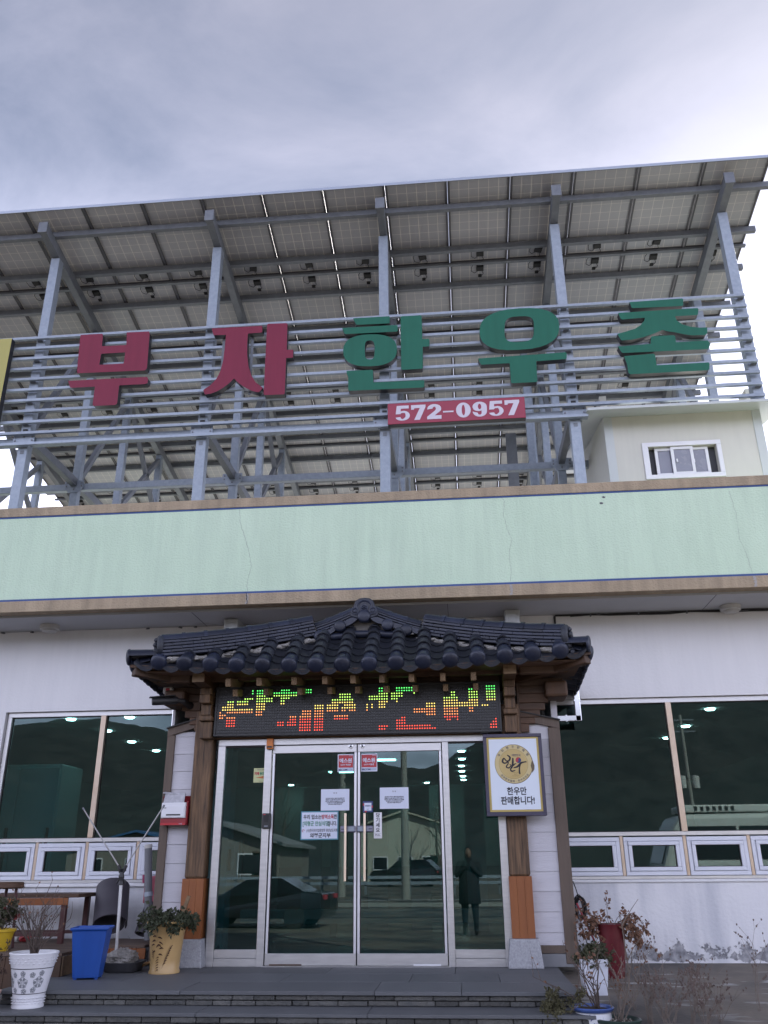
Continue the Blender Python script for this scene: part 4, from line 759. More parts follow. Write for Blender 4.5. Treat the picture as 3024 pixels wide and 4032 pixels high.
for x in (-1.425, -1.079, -.691, -.353, -.044, .272, .593, .93, 1.261):
    z = 3.30
    MB().bar((x, -1.60, z - .045), (x, -1.0, z + .06), .058, .085).build('rafter', M_endgrain, PO, bevel=.003)
    MB().bar((x + .022, -1.36, z - .115), (x + .022, -1.0, z - .05), .055, .075).build('rafter', M_endgrain, PO, bevel=.003)
nE = 14
for k in range(nE):
    a = -2.50 + 5.0 * k / nE; b = -2.50 + 5.0 * (k + 1) / nE
    MB().add([(a, -1.735, ze(a) + .005), (b, -1.735, ze(b) + .005), (b, -1.735, ze(b) + .035), (a, -1.735, ze(a) + .035), (a, -1.66, ze(a) + .005), (b, -1.66, ze(b) + .005), (b, -1.66, ze(b) + .035), (a, -1.66, ze(a) + .035)],
             [(0, 1, 2, 3), (4, 7, 6, 5), (0, 4, 5, 1), (1, 5, 6, 2), (2, 6, 7, 3), (3, 7, 4, 0)]).build('eave_board', M_wood, PO)
# deck under the tiles (front slope, two side slopes) and boarded underside
SLP = R(36.5); YE = -1.75
dk = MB(); xs3 = [-2.48 + 4.96 * i / 12 for i in range(13)]
vs = [(x, -1.70, ze(x) + .03) for x in xs3] + [(max(-.60, min(.70, x)), -1.09, 3.845) for x in xs3]
dk.add(vs, [(i, i + 1, 14 + i, 13 + i) for i in range(12)])
dk.add([(2.48, -1.70, ze(2.48) + .03), (2.48, -.05, 3.44), (.70, -.05, 3.845), (.70, -1.09, 3.845)], [(0, 1, 2, 3)]); dk.add([(-2.48, -1.70, ze(2.48) + .03), (-2.48, -.05, 3.44), (-.60, -.05, 3.845), (-.60, -1.09, 3.845)], [(0, 3, 2, 1)])
dk.add([(-.60, -1.09, 3.845), (.70, -1.09, 3.845), (.70, -.05, 3.845), (-.60, -.05, 3.845)], [(0, 1, 2, 3)])
dk.build('roof_deck', M_wood, PO, fix=False)
for k in range(9):
    y = -1.655 + k * .18; MB().box(-2.45, 2.42, y, y + .176, 3.375 + .0 * k, 3.392).build('soffit_board', M_woodh, PO)
# curved tiles
def arc_strip(r0, r1, a0, a1, n, L, th, lift0=0, lift1=0):
    b = MB(); v = []
    for (yy, r, lf) in ((0, r0, lift0), (L, r1, lift1)):
        for rad in (r, r - th):
            for i in range(n + 1):
                a = R(a0 + (a1 - a0) * i / n); v.append((rad * math.cos(a), yy, rad * math.sin(a) + lf))
    m_ = n + 1; fs = []
    for i in range(n):
        fs += [(i, i + 1, 2 * m_ + i + 1, 2 * m_ + i), (m_ + i, 3 * m_ + i, 3 * m_ + i + 1, m_ + i + 1), (i, m_ + i, m_ + i + 1, i + 1), (2 * m_ + i, 2 * m_ + i + 1, 3 * m_ + i + 1, 3 * m_ + i)]
    fs += [(0, 2 * m_, 3 * m_, m_), (n, m_ + n, 3 * m_ + n, 2 * m_ + n)]
    return b.add(v, fs)
TL = .21
cover = arc_strip(.080, .070, 0, 180, 10, TL, .013).mesh('cover_tile', M_tiledull, smooth=50)
def pan(L, lip=False):
    b = MB(); n = 8; v = []; w_ = .125
    for yy in (0, L):
        for th in (0, .013):
            for i in range(n + 1):
                x = -w_ + 2 * w_ * i / n; k_ = 1 - .06 * (yy / L); v.append((x * k_, yy, .062 * (x / w_) ** 2 - .03 - th + (0 if yy else .0)))
    m_ = n + 1; fs = []
    for i in range(n): fs += [(i, i + 1, 2 * m_ + i + 1, 2 * m_ + i), (m_ + i, 3 * m_ + i, 3 * m_ + i + 1, m_ + i + 1), (i, m_ + i, m_ + i + 1, i + 1), (2 * m_ + i, 2 * m_ + i + 1, 3 * m_ + i + 1, 3 * m_ + i)]
    fs += [(0, 2 * m_, 3 * m_, m_), (n, m_ + n, 3 * m_ + n, 2 * m_ + n)]; b.add(v, fs)
    if lip:
        lv = []; 
        for yy in (-.014, .001):
            for i in range(n + 1):
                x = -w_ + 2 * w_ * i / n; zt = .062 * (x / w_) ** 2 - .03; lv += [(x, yy, zt), (x, yy - .012, zt - .052 * (1 - .55 * (x / w_) ** 2))]
        q = 2 * (n + 1); fs = []
        for i in range(n):
            a = 2 * i; fs += [(a, a + 1, a + 3, a + 2), (q + a, q + a + 2, q + a + 3, q + a + 1), (a, a + 2, q + a + 2, q + a), (a + 1, q + a + 1, q + a + 3, a + 3)]
        fs += [(0, q, q + 1, 1), (2 * n, 2 * n + 1, q + 2 * n + 1, q + 2 * n)]
        b.add(lv, fs)
    return b
pan_m = pan(TL).mesh('channel_tile', M_tiledull, smooth=50); panl_m = pan(TL, True).mesh('eave_channel_tile', M_tiledull, smooth=50)
Mfy = Matrix(((1, 0, 0), (0, 0, -1), (0, 1, 0)))
endc = arc_strip(.083, .072, 0, 180, 10, TL, .013); endc.lathe([(.090, -.012), (.092, .006), (.084, .020), (.062, .034), (.030, .042), (.004, .044)], (0, 0, .0), 18, Mfy); endm = endc.mesh('eave_cover_tile', M_tile, smooth=45)
NC = 16; XC = [-2.172 + .2903 * k for k in range(NC)]; EXP = .152
def ytop(x): return -1.13 if abs(x - .05) < .62 else -1.13 - .60 * (abs(x - .05) - .62) / 1.62
up = Vector((0, math.cos(SLP), math.sin(SLP)))
for k in range(-1, NC):
    xm = XC[0] - .145 if k < 0 else XC[k] + .145          # channel tile to the right of each cover tile
    for j in range(6):
        z0 = ze(xm) + .055; p = Vector((xm, YE + .005, z0)) + up * (EXP * j) + Vector((0, 0, .010 * j))
        if p.y + .04 > ytop(xm) and j > 0: break
        o = inst(panl_m if j == 0 else pan_m, 'eave_channel_tile' if j == 0 else 'channel_tile', PO, p, (SLP - R(3), R(rnd.uniform(-1.2, 1.2)), R(rnd.uniform(-1.3, 1.3))))
    if k < 0: continue
    x = XC[k]
    for j in range(6):
        z0 = ze(x) + .060; p = Vector((x, YE - .012, z0)) + up * (EXP * j) + Vector((0, 0, .011 * j + .012))
        if p.y + .02 > ytop(x) and j > 0: break
        o = inst(endm if j == 0 else cover, 'eave_cover_tile' if j == 0 else 'cover_tile', PO, p, (SLP - R(3), R(rnd.uniform(-2, 2)), R(rnd.uniform(-1.6, 1.6))))
# tiles along the two side eaves, ends showing
for sgn in (-1, 1):
    for k in range(7):
        y = -1.62 + k * .235; zz = 3.46 - .02 * k
        o = inst(endm, 'eave_cover_tile', PO, (2.50 * sgn, y, zz), (R(12), 0, R(90) * sgn)); o = inst(panl_m, 'eave_channel_tile', PO, (2.49 * sgn, y + .117, zz - .01), (R(12), 0, R(90) * sgn))
    # long tile lying along the corner
    cpt = arc_strip(.085, .078, 0, 180, 10, .34, .014); cpt.lathe([(.090, -.010), (.092, .008), (.080, .022), (.05, .030), (.003, .032)], (0, 0, 0), 18, Mfy)
    a_ = Vector((2.50 * sgn - .02, -1.735, ze(2.5) + .115)); cm_ = cpt.mesh('corner_cover_tile', M_tile, smooth=45)
    o = inst(cm_, 'corner_cover_tile', PO, a_, (R(3), 0, R(78) * sgn))
# ridges of stacked flat tiles with half round caps
def ridge(P0, P1, sag, layers, lh, ncap, width, cap_r, seg=.235, base_name='ridge_tile', collar=True):
    P0, P1 = Vector(P0), Vector(P1); D = P1 - P0; L = D.length
    def pt(t): return P0 + D * t + Vector((0, 0, -sag * 4 * t * (1 - t)))
    hor = Vector((D.x, D.y, 0)).normalized(); side = Vector((-hor.y, hor.x, 0))
    def frame(t):
        d = (pt(min(1, t + .02)) - pt(max(0, t - .02))).normalized(); s_ = side; u = d.cross(s_)
        if u.z < 0: u = -u
        return Matrix((d, s_, u)).transposed(), u
    for l in range(layers):
        t = 0; off = (.5 if l % 2 else 1.0) * seg * rnd.uniform(.85, 1.1) / L; first = True
        while t < 1 - 1e-4:
            t1 = min(1, t + (off if first else seg / L * rnd.uniform(.92, 1.08))); first = False
            if 1 - t1 < .03: t1 = 1
            a, b = pt(t), pt(t1); Mx, u = frame((t + t1) / 2)
            c = (a + b) / 2 + u * (lh * (l + .5)) + side * rnd.uniform(-.004, .004)
            MB().obox(c, ((b - a).length - .004, width - .006 * l, lh - .008), Mx).build(base_name, M_tile, PO, bevel=.004); t = t1
    top = lh * layers
    for k in range(ncap):
        t0, t1 = k / ncap, (k + 1) / ncap; a, b = pt(t0), pt(t1); Mx, u = frame((t0 + t1) / 2); d = (b - a).normalized(); s_ = Mx.col[1]
        cb_ = MB(); n = 8; v = []
        for (p, r) in ((a, cap_r), (b, cap_r * .97)):
            for i in range(n + 1):
                an = math.pi * i / n; v.append(p + u * (top + r * math.sin(an) * 1.05) + s_ * (r * math.cos(an)))
        cb_.add(v, [(i, i + 1, n + 2 + i, n + 1 + i) for i in range(n)] + [tuple(range(n, -1, -1)), tuple(range(n + 1, 2 * n + 2)), (0, n + 1, 2 * n + 1, n)])
        o = cb_.build('ridge_cap', M_tile, PO, smooth=50)
        if collar and (k > 0):
            cl = MB(); v = []
            for dd in (-.020, .020):
                for r in (cap_r * 1.16,):
                    for i in range(n + 1):
                        an = math.pi * i / n; v.append(a + d * dd + u * (top + r * math.sin(an) * 1.05 - .004) + s_ * (r * math.cos(an)))
            cl.add(v, [(i, i + 1, n + 2 + i, n + 1 + i) for i in range(n)] + [tuple(range(n, -1, -1)), tuple(range(n + 1, 2 * n + 2)), (0, n + 1, 2 * n + 1, n)])
            cl.build('collar', M_tile, o, smooth=40)
    return pt, frame, top
ends = {}
for sgn, P0, P1 in ((-1, (-2.165, -1.675, 3.535), (-.535, -1.16, 3.85)), (1, (2.235, -1.675, 3.515), (.70, -1.16, 3.825))):
    ends[sgn] = ridge(P0, P1, .030, 5, .0370, 7, .16, .074)
    P0, P1 = Vector(P0), Vector(P1)
    # mortar bedding below the ridge
    mb_ = MB()
    for i in range(30):
        c = P0.lerp(P1, (i + .5) / 30); mb_.blob(c + Vector((rnd.uniform(-.02, .02), .0 + rnd.uniform(-.01, .01), -.040 - .040 * math.sin(math.pi * (i + .5) / 30) + rnd.uniform(-.012, .012))), (.105, .075, .034), 9, 6, .2)
    mb_.build('mortar', M_mortar, PO, smooth=60)
    # modelled end ornament
    e = MB(); c = P0 + Vector((-.025 * -sgn * -1, -.01, .10)); 
    cx_ = P0.x + sgn * .035
    e.lathe([(.112, -.035), (.125, -.02), (.125, .02), (.112, .035)], (cx_, P0.y, P0.z + .125), 18, Euler((R(90), 0, R(72) * sgn)).to_matrix())
    e.lathe([(.055, 0), (.065, .015), (.04, .035), (.005, .04)], (cx_ + sgn * .03, P0.y - .008, P0.z + .13), 14, Euler((R(90), 0, R(72) * sgn)).to_matrix())
    for a_ in range(0, 360, 45): e.blob((cx_ + sgn * .03, P0.y + .085 * math.cos(R(a_)), P0.z + .125 + .085 * math.sin(R(a_))), .026, 7, 5, .1)
    for i in range(9): e.blob((cx_ + sgn * (.015 + .03 * rnd.random()), P0.y + rnd.uniform(-.07, .07), P0.z + rnd.uniform(-.06, .06)), rnd.uniform(.022, .04), 7, 5, .15)
    e.build('end_ornament', M_tiledull, PO, smooth=50)
# gable: two short sloping ridges meeting at the peak, board behind, round tile ends along the edge
for sgn, P0, P1 in ((-1, (-.520, -1.13, 3.885), (-.03, -1.15, 4.065)), (1, (.665, -1.13, 3.865), (.10, -1.15, 4.065))):
    ridge(P0, P1, .012, 3, .030, 3, .13, .058, seg=.19)
MB().prism([(-.50, 3.82), (.62, 3.80), (.05, 4.08)], -1.145, -1.11).build('gable_board', mat('weathered_grey_board', (.085, .080, .075), .8, c2=(.15, .14, .13), nscale=8, stretch=(.6, 1, 4), bump=.4, bscale=40), PO)
disc = MB().lathe([(.002, .020), (.045, .018), (.064, .010), (.070, .0), (.070, -.05)], (0, 0, 0), 20, Mfy).mesh('round_tile_end', M_tile, smooth=40)
for x, z, s in ((-.478, 3.885, 1.0), (-.245, 3.995, .98), (.035, 4.105, 1.08), (.308, 3.995, .98), (.525, 3.925, .98)): inst(disc, 'round_tile_end', PO, (x, -1.245, z - .045), (0, 0, 0), (s, 1, s))
def crescent(x0, z0, x1, z1, dip):
    b = MB(); n = 10; v = []
    for yy in (-1.225, -1.17):
        for off in (0, .062):
            for i in range(n + 1):
                t = i / n; v.append((x0 + (x1 - x0) * t, yy, z0 + (z1 - z0) * t - dip * 4 * t * (1 - t) + (off if 0 < i < n else off * .7)))
    m_ = n + 1; fs = []
    for i in range(n): fs += [(i, i + 1, m_ + i + 1, m_ + i), (2 * m_ + i, 3 * m_ + i, 3 * m_ + i + 1, 2 * m_ + i + 1), (i, 2 * m_ + i, 2 * m_ + i + 1, i + 1), (m_ + i, m_ + i + 1, 3 * m_ + i + 1, 3 * m_ + i)]
    return b.add(v, fs)
for a in ((-.44, 3.875, -.29, 3.955, .010), (-.20, 3.985, -.03, 4.085, .016), (.10, 4.085, .26, 4.01, .022), (.35, 3.985, .48, 3.935, .018), (.57, 3.915, .68, 3.875, .008)): crescent(a[0], a[1] - .045, a[2], a[3] - .045, a[4]).build('gable_channel_tile', M_tile, PO, smooth=50)
for i in range(3):
    a = -.35 + i * .265; rd = MB(); rd.tube([(a, -1.165, 3.838 + .03 * math.sin(math.pi * (i + .0) / 3)), (a + .258, -1.165, 3.838 + .03 * math.sin(math.pi * (i + 1) / 3))], .045, 12); rd.build('foot_ridge_tile', M_tile, PO, smooth=50)
# peak ornament
orn = MB(); orn.prism([(-.125, 4.145), (-.13, 4.20), (-.10, 4.235), (-.085, 4.285), (-.065, 4.335), (-.02, 4.362), (.04, 4.37), (.10, 4.362), (.14, 4.335), (.16, 4.285), (.18, 4.235), (.20, 4.20), (.195, 4.145), (.12, 4.12), (.035, 4.11), (-.05, 4.12)], -1.235, -1.165)
orn.v = [(v[0], v[1], v[2] - .085) for v in orn.v]
o1 = orn.build('peak_ornament', M_tile, PO, bevel=.012)
d2 = MB()
for x, z, r in ((-.068, 4.205, .045), (.140, 4.205, .045)):
    d2.lathe([(r, 0), (r, .012), (r * .75, .014), (r * .7, .004), (r * .45, .006), (r * .40, .018), (.003, .022)], (x, -1.235, z), 16, Mfy)
d2.lathe([(.050, 0), (.046, .012), (.036, .012), (.030, .004)], (.038, -1.235, 4.235), 18, Mfy)
for a_ in range(0, 360, 72): d2.blob((.038 + .022 * math.cos(R(a_ + 18)), -1.242, 4.235 + .022 * math.sin(R(a_ + 18))), (.013, .010, .013), 8, 5)
d2.blob((.038, -1.244, 4.235), .010, 8, 5)
d2.tube([(.038 + .085 * math.cos(R(a_)), -1.237, 4.255 + .075 * math.sin(R(a_))) for a_ in range(-10, 195, 12)], .009, 6)
d2.tube([(.038 + .062 * math.cos(R(a_)), -1.237, 4.275 + .050 * math.sin(R(a_))) for a_ in range(20, 165, 12)], .007, 6)
for s_ in (-1, 1): d2.tube([(.036 + s_ * (.05 + .05 * i / 6), -1.238, 4.160 - .012 * math.sin(i)) for i in range(7)], .009, 6)
d2.v = [(v[0], v[1], v[2] - .085) for v in d2.v]
d2.build('relief', M_tile, o1, smooth=50)
o2 = MB().bar((.04, -1.15, 4.10), (.04, -.06, 4.12), .14, .20).build('main_ridge', M_tile, PO)

# ---------------------------------------------------------------- LED board
LB = thing('led_board', (-.068, -1.08, 2.755), 'long black LED dot matrix board with green and red lit dots over the doors', 'led sign')
Mr = Matrix.Rotation(R(.25), 3, 'Y')
lc = Vector((-.068, 0, 3.018))
def lp_(x, y, z): 
    v = Mr @ Vector((x, 0, z)); return Vector((lc.x + v.x, y, lc.z + v.z))
hb = MB(); hb.obox((lc.x, -1.065, lc.z), (3.245, .10, .555), Mr); hb.build('housing', M_dark, LB, bevel=.006)
fb = MB()
for cx_, cz_, sx_, sz_ in ((0, .265, 3.245, .026), (0, -.265, 3.245, .026), (-1.610, 0, .024, .504), (1.610, 0, .024, .504)): fb.obox(lp_(cx_, -1.122, cz_), (sx_, .012, sz_), Mr)
fb.build('rim', M_dark, LB, bevel=.003)
LED = [[[13,1],[15,4],[25,4],[33,5],[65,4],[72,8],[108,4]],[[13,1],[15,4],[22,10],[33,5],[65,4],[72,8],[101,4],[108,4]],[[15,4],[22,10],[49,5],[65,4],[70,5],[79,1],[94,2],[101,4],[108,4]],[[10,4],[15,7],[25,4],[49,5],[61,8],[70,5],[94,2],[101,4],[108,4]],[[3,3],[7,5],[15,7],[25,2],[46,9],[61,8],[70,3],[91,6],[101,4],[108,4]],[[3,3],[7,5],[15,4],[25,2],[46,9],[65,4],[72,1],[91,6],[101,4],[108,4]],[[1,5],[15,4],[39,4],[44,5],[51,5],[60,1],[62,1],[65,3],[84,4],[91,14]],[[1,13],[15,4],[39,4],[44,5],[50,6],[60,1],[62,1],[65,3],[84,4],[91,14],[106,3]],[[0,1],[3,11],[15,3],[34,4],[39,4],[44,5],[50,2],[53,3],[60,1],[79,9],[91,6],[101,2]],[[0,3],[15,3],[34,4],[39,4],[79,9],[91,6],[101,2]],[[0,2],[3,4],[29,3],[33,5],[39,4],[47,6],[84,4],[91,6]],[[3,4],[29,3],[33,5],[39,4],[47,6],[74,2],[91,6]],[[3,4],[24,3],[28,4],[33,5],[39,4],[72,4],[92,2],[96,1],[111,1]],[[3,4],[24,3],[28,4],[33,5],[39,4],[72,4],[110,2]],[[33,5],[39,4],[65,4],[72,14],[109,3]],[[33,5],[39,4],[65,3],[72,16],[109,3]]]
ud, ld = MB(), MB(); P_ = .0281
fin = MB()
for r_ in range(16):
    lit = set(c for a, n in LED[r_] for c in range(a, a + n))
    for c_ in range(112):
        x = (c_ - 55.5) * P_; z = (7.5 - r_) * P_ * 1.07; c = lp_(x, -1.1165, z)
        if c_ in lit:
            ld.cm = 0 if r_ < 2 else 1 if r_ < 5 else 2 if r_ < 8 else 3 if r_ < 11 else 4
            tgt, rad = ld, .0064
        else: tgt, rad = ud, .0064
        v = [c + Vector((rad * math.cos(R(60 * i)), -.003, rad * math.sin(R(60 * i)))) for i in range(6)] + [c + Vector((rad * 1.1 * math.cos(R(60 * i)), .004, rad * 1.1 * math.sin(R(60 * i)))) for i in range(6)]
        tgt.add(v, [(0, 1, 2, 3, 4, 5)] + [(i, 6 + i, 6 + (i + 1) % 6, (i + 1) % 6) for i in range(6)])
ud.build('unlit_dot', mat('unlit_led', (.045, .048, .052), .35), LB, kind='stuff', fix=False)
ld.build('lit_dot', [emis('led_green', (.12, 1, .18), .62), emis('led_lime', (.55, 1, .16), .62), emis('led_yellow', (1, .74, .16), .62), emis('led_orange', (1, .30, .08), .66), emis('led_red', (1, .07, .03), .66)], LB, kind='stuff', fix=False)
for r_ in range(17):
    z = (8 - r_) * P_ * 1.07; fin.obox(lp_(0, -1.1185, z), (3.16, .007, .005), Mr)
fin.build('louvre_fin', M_dark, LB)
MB().box(1.315, 1.40, -1.10, -1.02, 2.728, 2.745).build('mount_clip', M_galv2, LB)

# ---------------------------------------------------------------- framed medal sign
FS = thing('framed_sign', (1.652, -1.13, 1.855), 'dark violet framed white sign with a gold medal emblem on the right pillar', 'sign')
x0, x1, z0, z1 = 1.338, 1.968, 1.857, 2.703; yf = -1.15
M_vf = mat('dark_violet_frame', (.035, .030, .060), .35, c2=(.045, .038, .075))
for a in ((x0, x1, z1 - .036, z1), (x0, x1, z0, z0 + .042), (x0, x0 + .036, z0 + .042, z1 - .036), (x1 - .036, x1, z0 + .042, z1 - .036)): MB().box(a[0], a[1], yf - .015, -1.06, a[2], a[3]).build('frame_bar', M_vf, FS, bevel=.004)
MB().box(x0 + .036, x1 - .036, yf - .002, -1.07, z0 + .042, z1 - .036).build('backing', M_goldframe, FS)
MB().box(1.397, 1.910, yf - .004, yf - .0021, 1.920, 2.648).build('poster', mat('poster_white', (.66, .72, .80), .4), FS)
cx, cz = 1.655, 2.386; yP = yf - .0048
def discf(rx, rz, cx, cz, y, mt, n=48, nm='medal'):
    return outline(nm, [[(cx + rx * math.cos(2 * math.pi * i / n), cz + rz * math.sin(2 * math.pi * i / n)) for i in range(n)]], y, .0006, mt, FS)
discf(.205, .205, cx, cz, yP, mat('brown_print', (.12, .085, .045), .5)); discf(.200, .200, cx - .002, cz + .001, yP - .0008, M_gold2); discf(.156, .156, cx - .004, cz, yP - .0016, mat('medal_rim', (.30, .22, .08), .5)); discf(.153, .153, cx - .004, cz, yP - .0024, M_gold)
yI = yP - .0034
for i, ch in enumerate('우리한우판매점'):
    a = R(148 - i * 19.2); txt(ch, cx + .177 * math.cos(a), cz + .177 * math.sin(a), yI, .031, M_ink2, FS, rot=a - math.pi / 2, bold=.0003)
for i, ch in enumerate('전국한우협회·한우자조금'):
    a = R(221 + i * 9.0); txt(ch, cx + .180 * math.cos(a), cz + .180 * math.sin(a), yI, .025, M_ink2, FS, rot=a + math.pi / 2, bold=.0003)
txt('대한민국', cx + .030, cz + .088, yI, .026, M_ink2, FS, bold=.0005)
for i, s in enumerate(('KOREAN', 'BEEF', 'HANWOO')): txt(s, cx + .012, cz - .088 - i * .018, yI, .013, mat('dim_gold_ink', (.22, .15, .05), .6), FS, space=1.25)
def brush(pts, ws, mt=M_ink, nm='brush_stroke'):
    P = [Vector((p[0], p[1])) for p in pts]; Q = []; Wd = []
    for i in range(len(P) - 1):
        p0, p1, p2, p3 = P[max(0, i - 1)], P[i], P[i + 1], P[min(len(P) - 1, i + 2)]
        for s in range(6):
            t = s / 6; Q.append(.5 * ((2 * p1) + (p2 - p0) * t + (2 * p0 - 5 * p1 + 4 * p2 - p3) * t * t + (3 * p1 - p0 - 3 * p2 + p3) * t ** 3)); Wd.append(ws[i] + (ws[i + 1] - ws[i]) * t)
    Q.append(P[-1]); Wd.append(ws[-1]); v = []
    for i, q in enumerate(Q):
        d = (Q[min(i + 1, len(Q) - 1)] - Q[max(0, i - 1)]).normalized(); n = Vector((-d.y, d.x)) * Wd[i]
        v += [(q.x - n.x, yI - .0004, q.y - n.y), (q.x + n.x, yI - .0004, q.y + n.y)]
    b = MB(); b.add(v, [(2 * i, 2 * i + 1, 2 * i + 3, 2 * i + 2) for i in range(len(Q) - 1)]); b.build(nm, mt, FS, fix=False)
u_ = .000625
def q4(*pts): return [(cx + (x - 622) * u_, cz - (y - 690) * u_) for x, y in pts]
brush(q4((515, 540), (560, 580), (545, 630), (500, 640), (455, 595), (430, 650), (470, 675), (530, 650)), [.004, .010, .009, .006, .007, .010, .008, .005])
brush(q4((530, 660), (520, 690), (490, 735), (530, 755), (570, 715), (545, 690)), [.006, .006, .007, .007, .005, .003])
brush(q4((610, 590), (605, 660), (590, 730), (560, 780), (580, 810), (640, 795)), [.007, .011, .009, .007, .008, .004]); brush(q4((605, 720), (640, 690), (665, 690)), [.007, .006, .003])
brush(q4((610, 755), (680, 735), (740, 680), (800, 662), (840, 658)), [.004, .010, .010, .006, .007]); brush(q4((735, 690), (712, 760), (710, 840), (722, 860)), [.006, .007, .009, .004])
tx, tz, tr = cx + (702 - 622) * u_, cz - (628 - 690) * u_, .030
A_ = [(tx + tr * math.cos(R(a)), tz + tr * math.sin(R(a))) for a in range(20, 201, 12)]; Bc = [(tx - tr / 2 * math.cos(R(20)) + tr / 2 * math.cos(R(a)), tz - tr / 2 * math.sin(R(20)) + tr / 2 * math.sin(R(a))) for a in range(200, 381, 15)]; Cc = [(tx + tr / 2 * math.cos(R(20)) + tr / 2 * math.cos(R(a)), tz + tr / 2 * math.sin(R(20)) + tr / 2 * math.sin(R(a))) for a in range(200, 19, -15)]
outline('swirl', [A_ + Bc + Cc], yI - .0006, .0006, M_redink, FS)
A2 = [(tx + tr * math.cos(R(a)), tz + tr * math.sin(R(a))) for a in range(200, 381, 12)]
outline('swirl', [A2 + Cc[::-1] + Bc[::-1]], yI - .0002, .0004, M_navy, FS)
outline('bull_tail_mark', [[(cx + .200, cz + .04), (cx + .218, cz - .02), (cx + .214, cz - .06), (cx + .190, cz - .095), (cx + .186, cz - .06), (cx + .178, cz - .02), (cx + .188, cz + .015)]], yI, .0006, MT['brown_print'], FS)
txt('한우만', cx + .012, 2.101, yP, .088, M_ink, FS, bold=.0022, sx=.86); txt('판매합니다!', cx + .018, 2.006, yP, .088, M_ink, FS, bold=.0022, sx=.84)

# ---------------------------------------------------------------- fixtures on the wall and under the eave
M_lampw = mat('dusty_white_plastic', (.42, .41, .39), .6, c2=(.55, .54, .52), nscale=12)
for x, y, lab in ((-4.23, -.28, 'round white ceiling lamp under the eave at left'), (4.50, -.17, 'round white ceiling lamp under the eave at right, above the black cable')):
    t = thing('eave_lamp', (x, y, 4.335), lab, 'lamp', 'round lamps under the eave')
    MB().lathe([(.125, 0), (.125, -.05), (.118, -.058)], (x, y, 4.334), 28).build('base', M_lampw, t, smooth=40); MB().lathe([(.10, -.058), (.095, -.075), (.06, -.088), (.002, -.09)], (x, y, 4.334), 24).build('diffuser', mat('lamp_diffuser', (.35, .34, .32), .4, c2=(.45, .44, .42), nscale=20), t, smooth=60)
for x, lab in ((-1.79, 'square metal box under the eave left of the porch roof'), (1.80, 'square metal box under the eave right of the porch roof')):
    t = thing('metal_box', (x, -.17, 4.13), lab, 'box', 'metal boxes under the eave')
    MB().box(x - .095, x + .095, -.318, -.002, 4.14, 4.334).build('body', mat('box_grey', (.40, .41, .41), .4, .2, c2=(.48, .49, .49)), t, bevel=.008)
    MB().box(x - .085, x + .085, -.325, -.3185, 4.13, 4.33).build('cover', MT['box_grey'], t, bevel=.004)
    r_ = MB(); 
    for a in ((x - .05, x + .05, 4.280, 4.287), (x - .05, x + .05, 4.180, 4.187), (x - .05, x - .044, 4.187, 4.280), (x + .044, x + .05, 4.187, 4.280)): r_.box(a[0], a[1], -.330, -.3251, a[2], a[3])
    r_.build('raised_rim', MT['box_grey'], t, bevel=.002)
t = thing('wall_cable', (3.5, -.03, 4.2), 'black cable clipped along the top of the right hand wall', 'cable')
pts = [(2.352, -.02, 4.10), (2.354, -.02, 4.31), (2.37, -.02, 4.325)] + [(2.5 + i * .25, -.02, 4.322 + .006 * math.sin(i * 2.3)) for i in range(20)]
MB().tube(pts, .013, 6).build('cable', M_black, t, smooth=60); MB().tube([(p[0] + .05, p[1] - .012, p[2] - .018 + .008 * math.sin(p[0] * 5)) for p in pts[3:]], .008, 5).build('cable', M_black, t, smooth=60)
for i in range(6): MB().box(2.8 + i * .6, 2.816 + i * .6, -.036, -.001, 4.300, 4.333).build('clip', M_galv2, t)
# cobweb dirt in the eave corner
for x in (-3.0, -2.55, -2.35, -4.6, -5.0, .95, 2.9): MB().blob((x, -.03, 4.322), (.03, .02, .012), 6, 4, .4).build('cobweb_dirt', M_ink2, B)
# CCTV camera and alarm sounder on the left side boards
t = thing('cctv_camera', (-2.08, -1.2, 3.13), 'black bullet security camera under the left corner of the tiled roof', 'camera')
bd = MB(); a, b = Vector((-2.36, -1.34, 3.115)), Vector((-2.10, -1.22, 3.145)); bd.tube([a, a + (b - a) * .06, b - (b - a) * .05, b], [.040, .044, .044, .036], 14); bd.build('housing', M_dark, t, smooth=40)
MB().bar(a + Vector((-.03, -.012, .045)), b + Vector((-.03, -.01, .052)), .085, .008).build('hood', M_dark, t, bevel=.002)
MB().tube([b, b + Vector((.045, .03, -.005)), (-2.03, -1.02, 3.12), (-2.03, -.99, 3.12)], [.022, .030, .034, .045], 12).build('bracket', M_dark, t, smooth=40)
t = thing('alarm_sounder', (-2.29, -1.02, 3.255), 'small white alarm box with red light beside the security camera', 'alarm'); MB().box(-2.345, -2.235, -1.06, -.99, 3.255, 3.33).build('housing', M_lampw, t, bevel=.01); MB().box(-2.312, -2.265, -1.066, -1.0605, 3.288, 3.318).build('red_light', M_redink, t, bevel=.003)
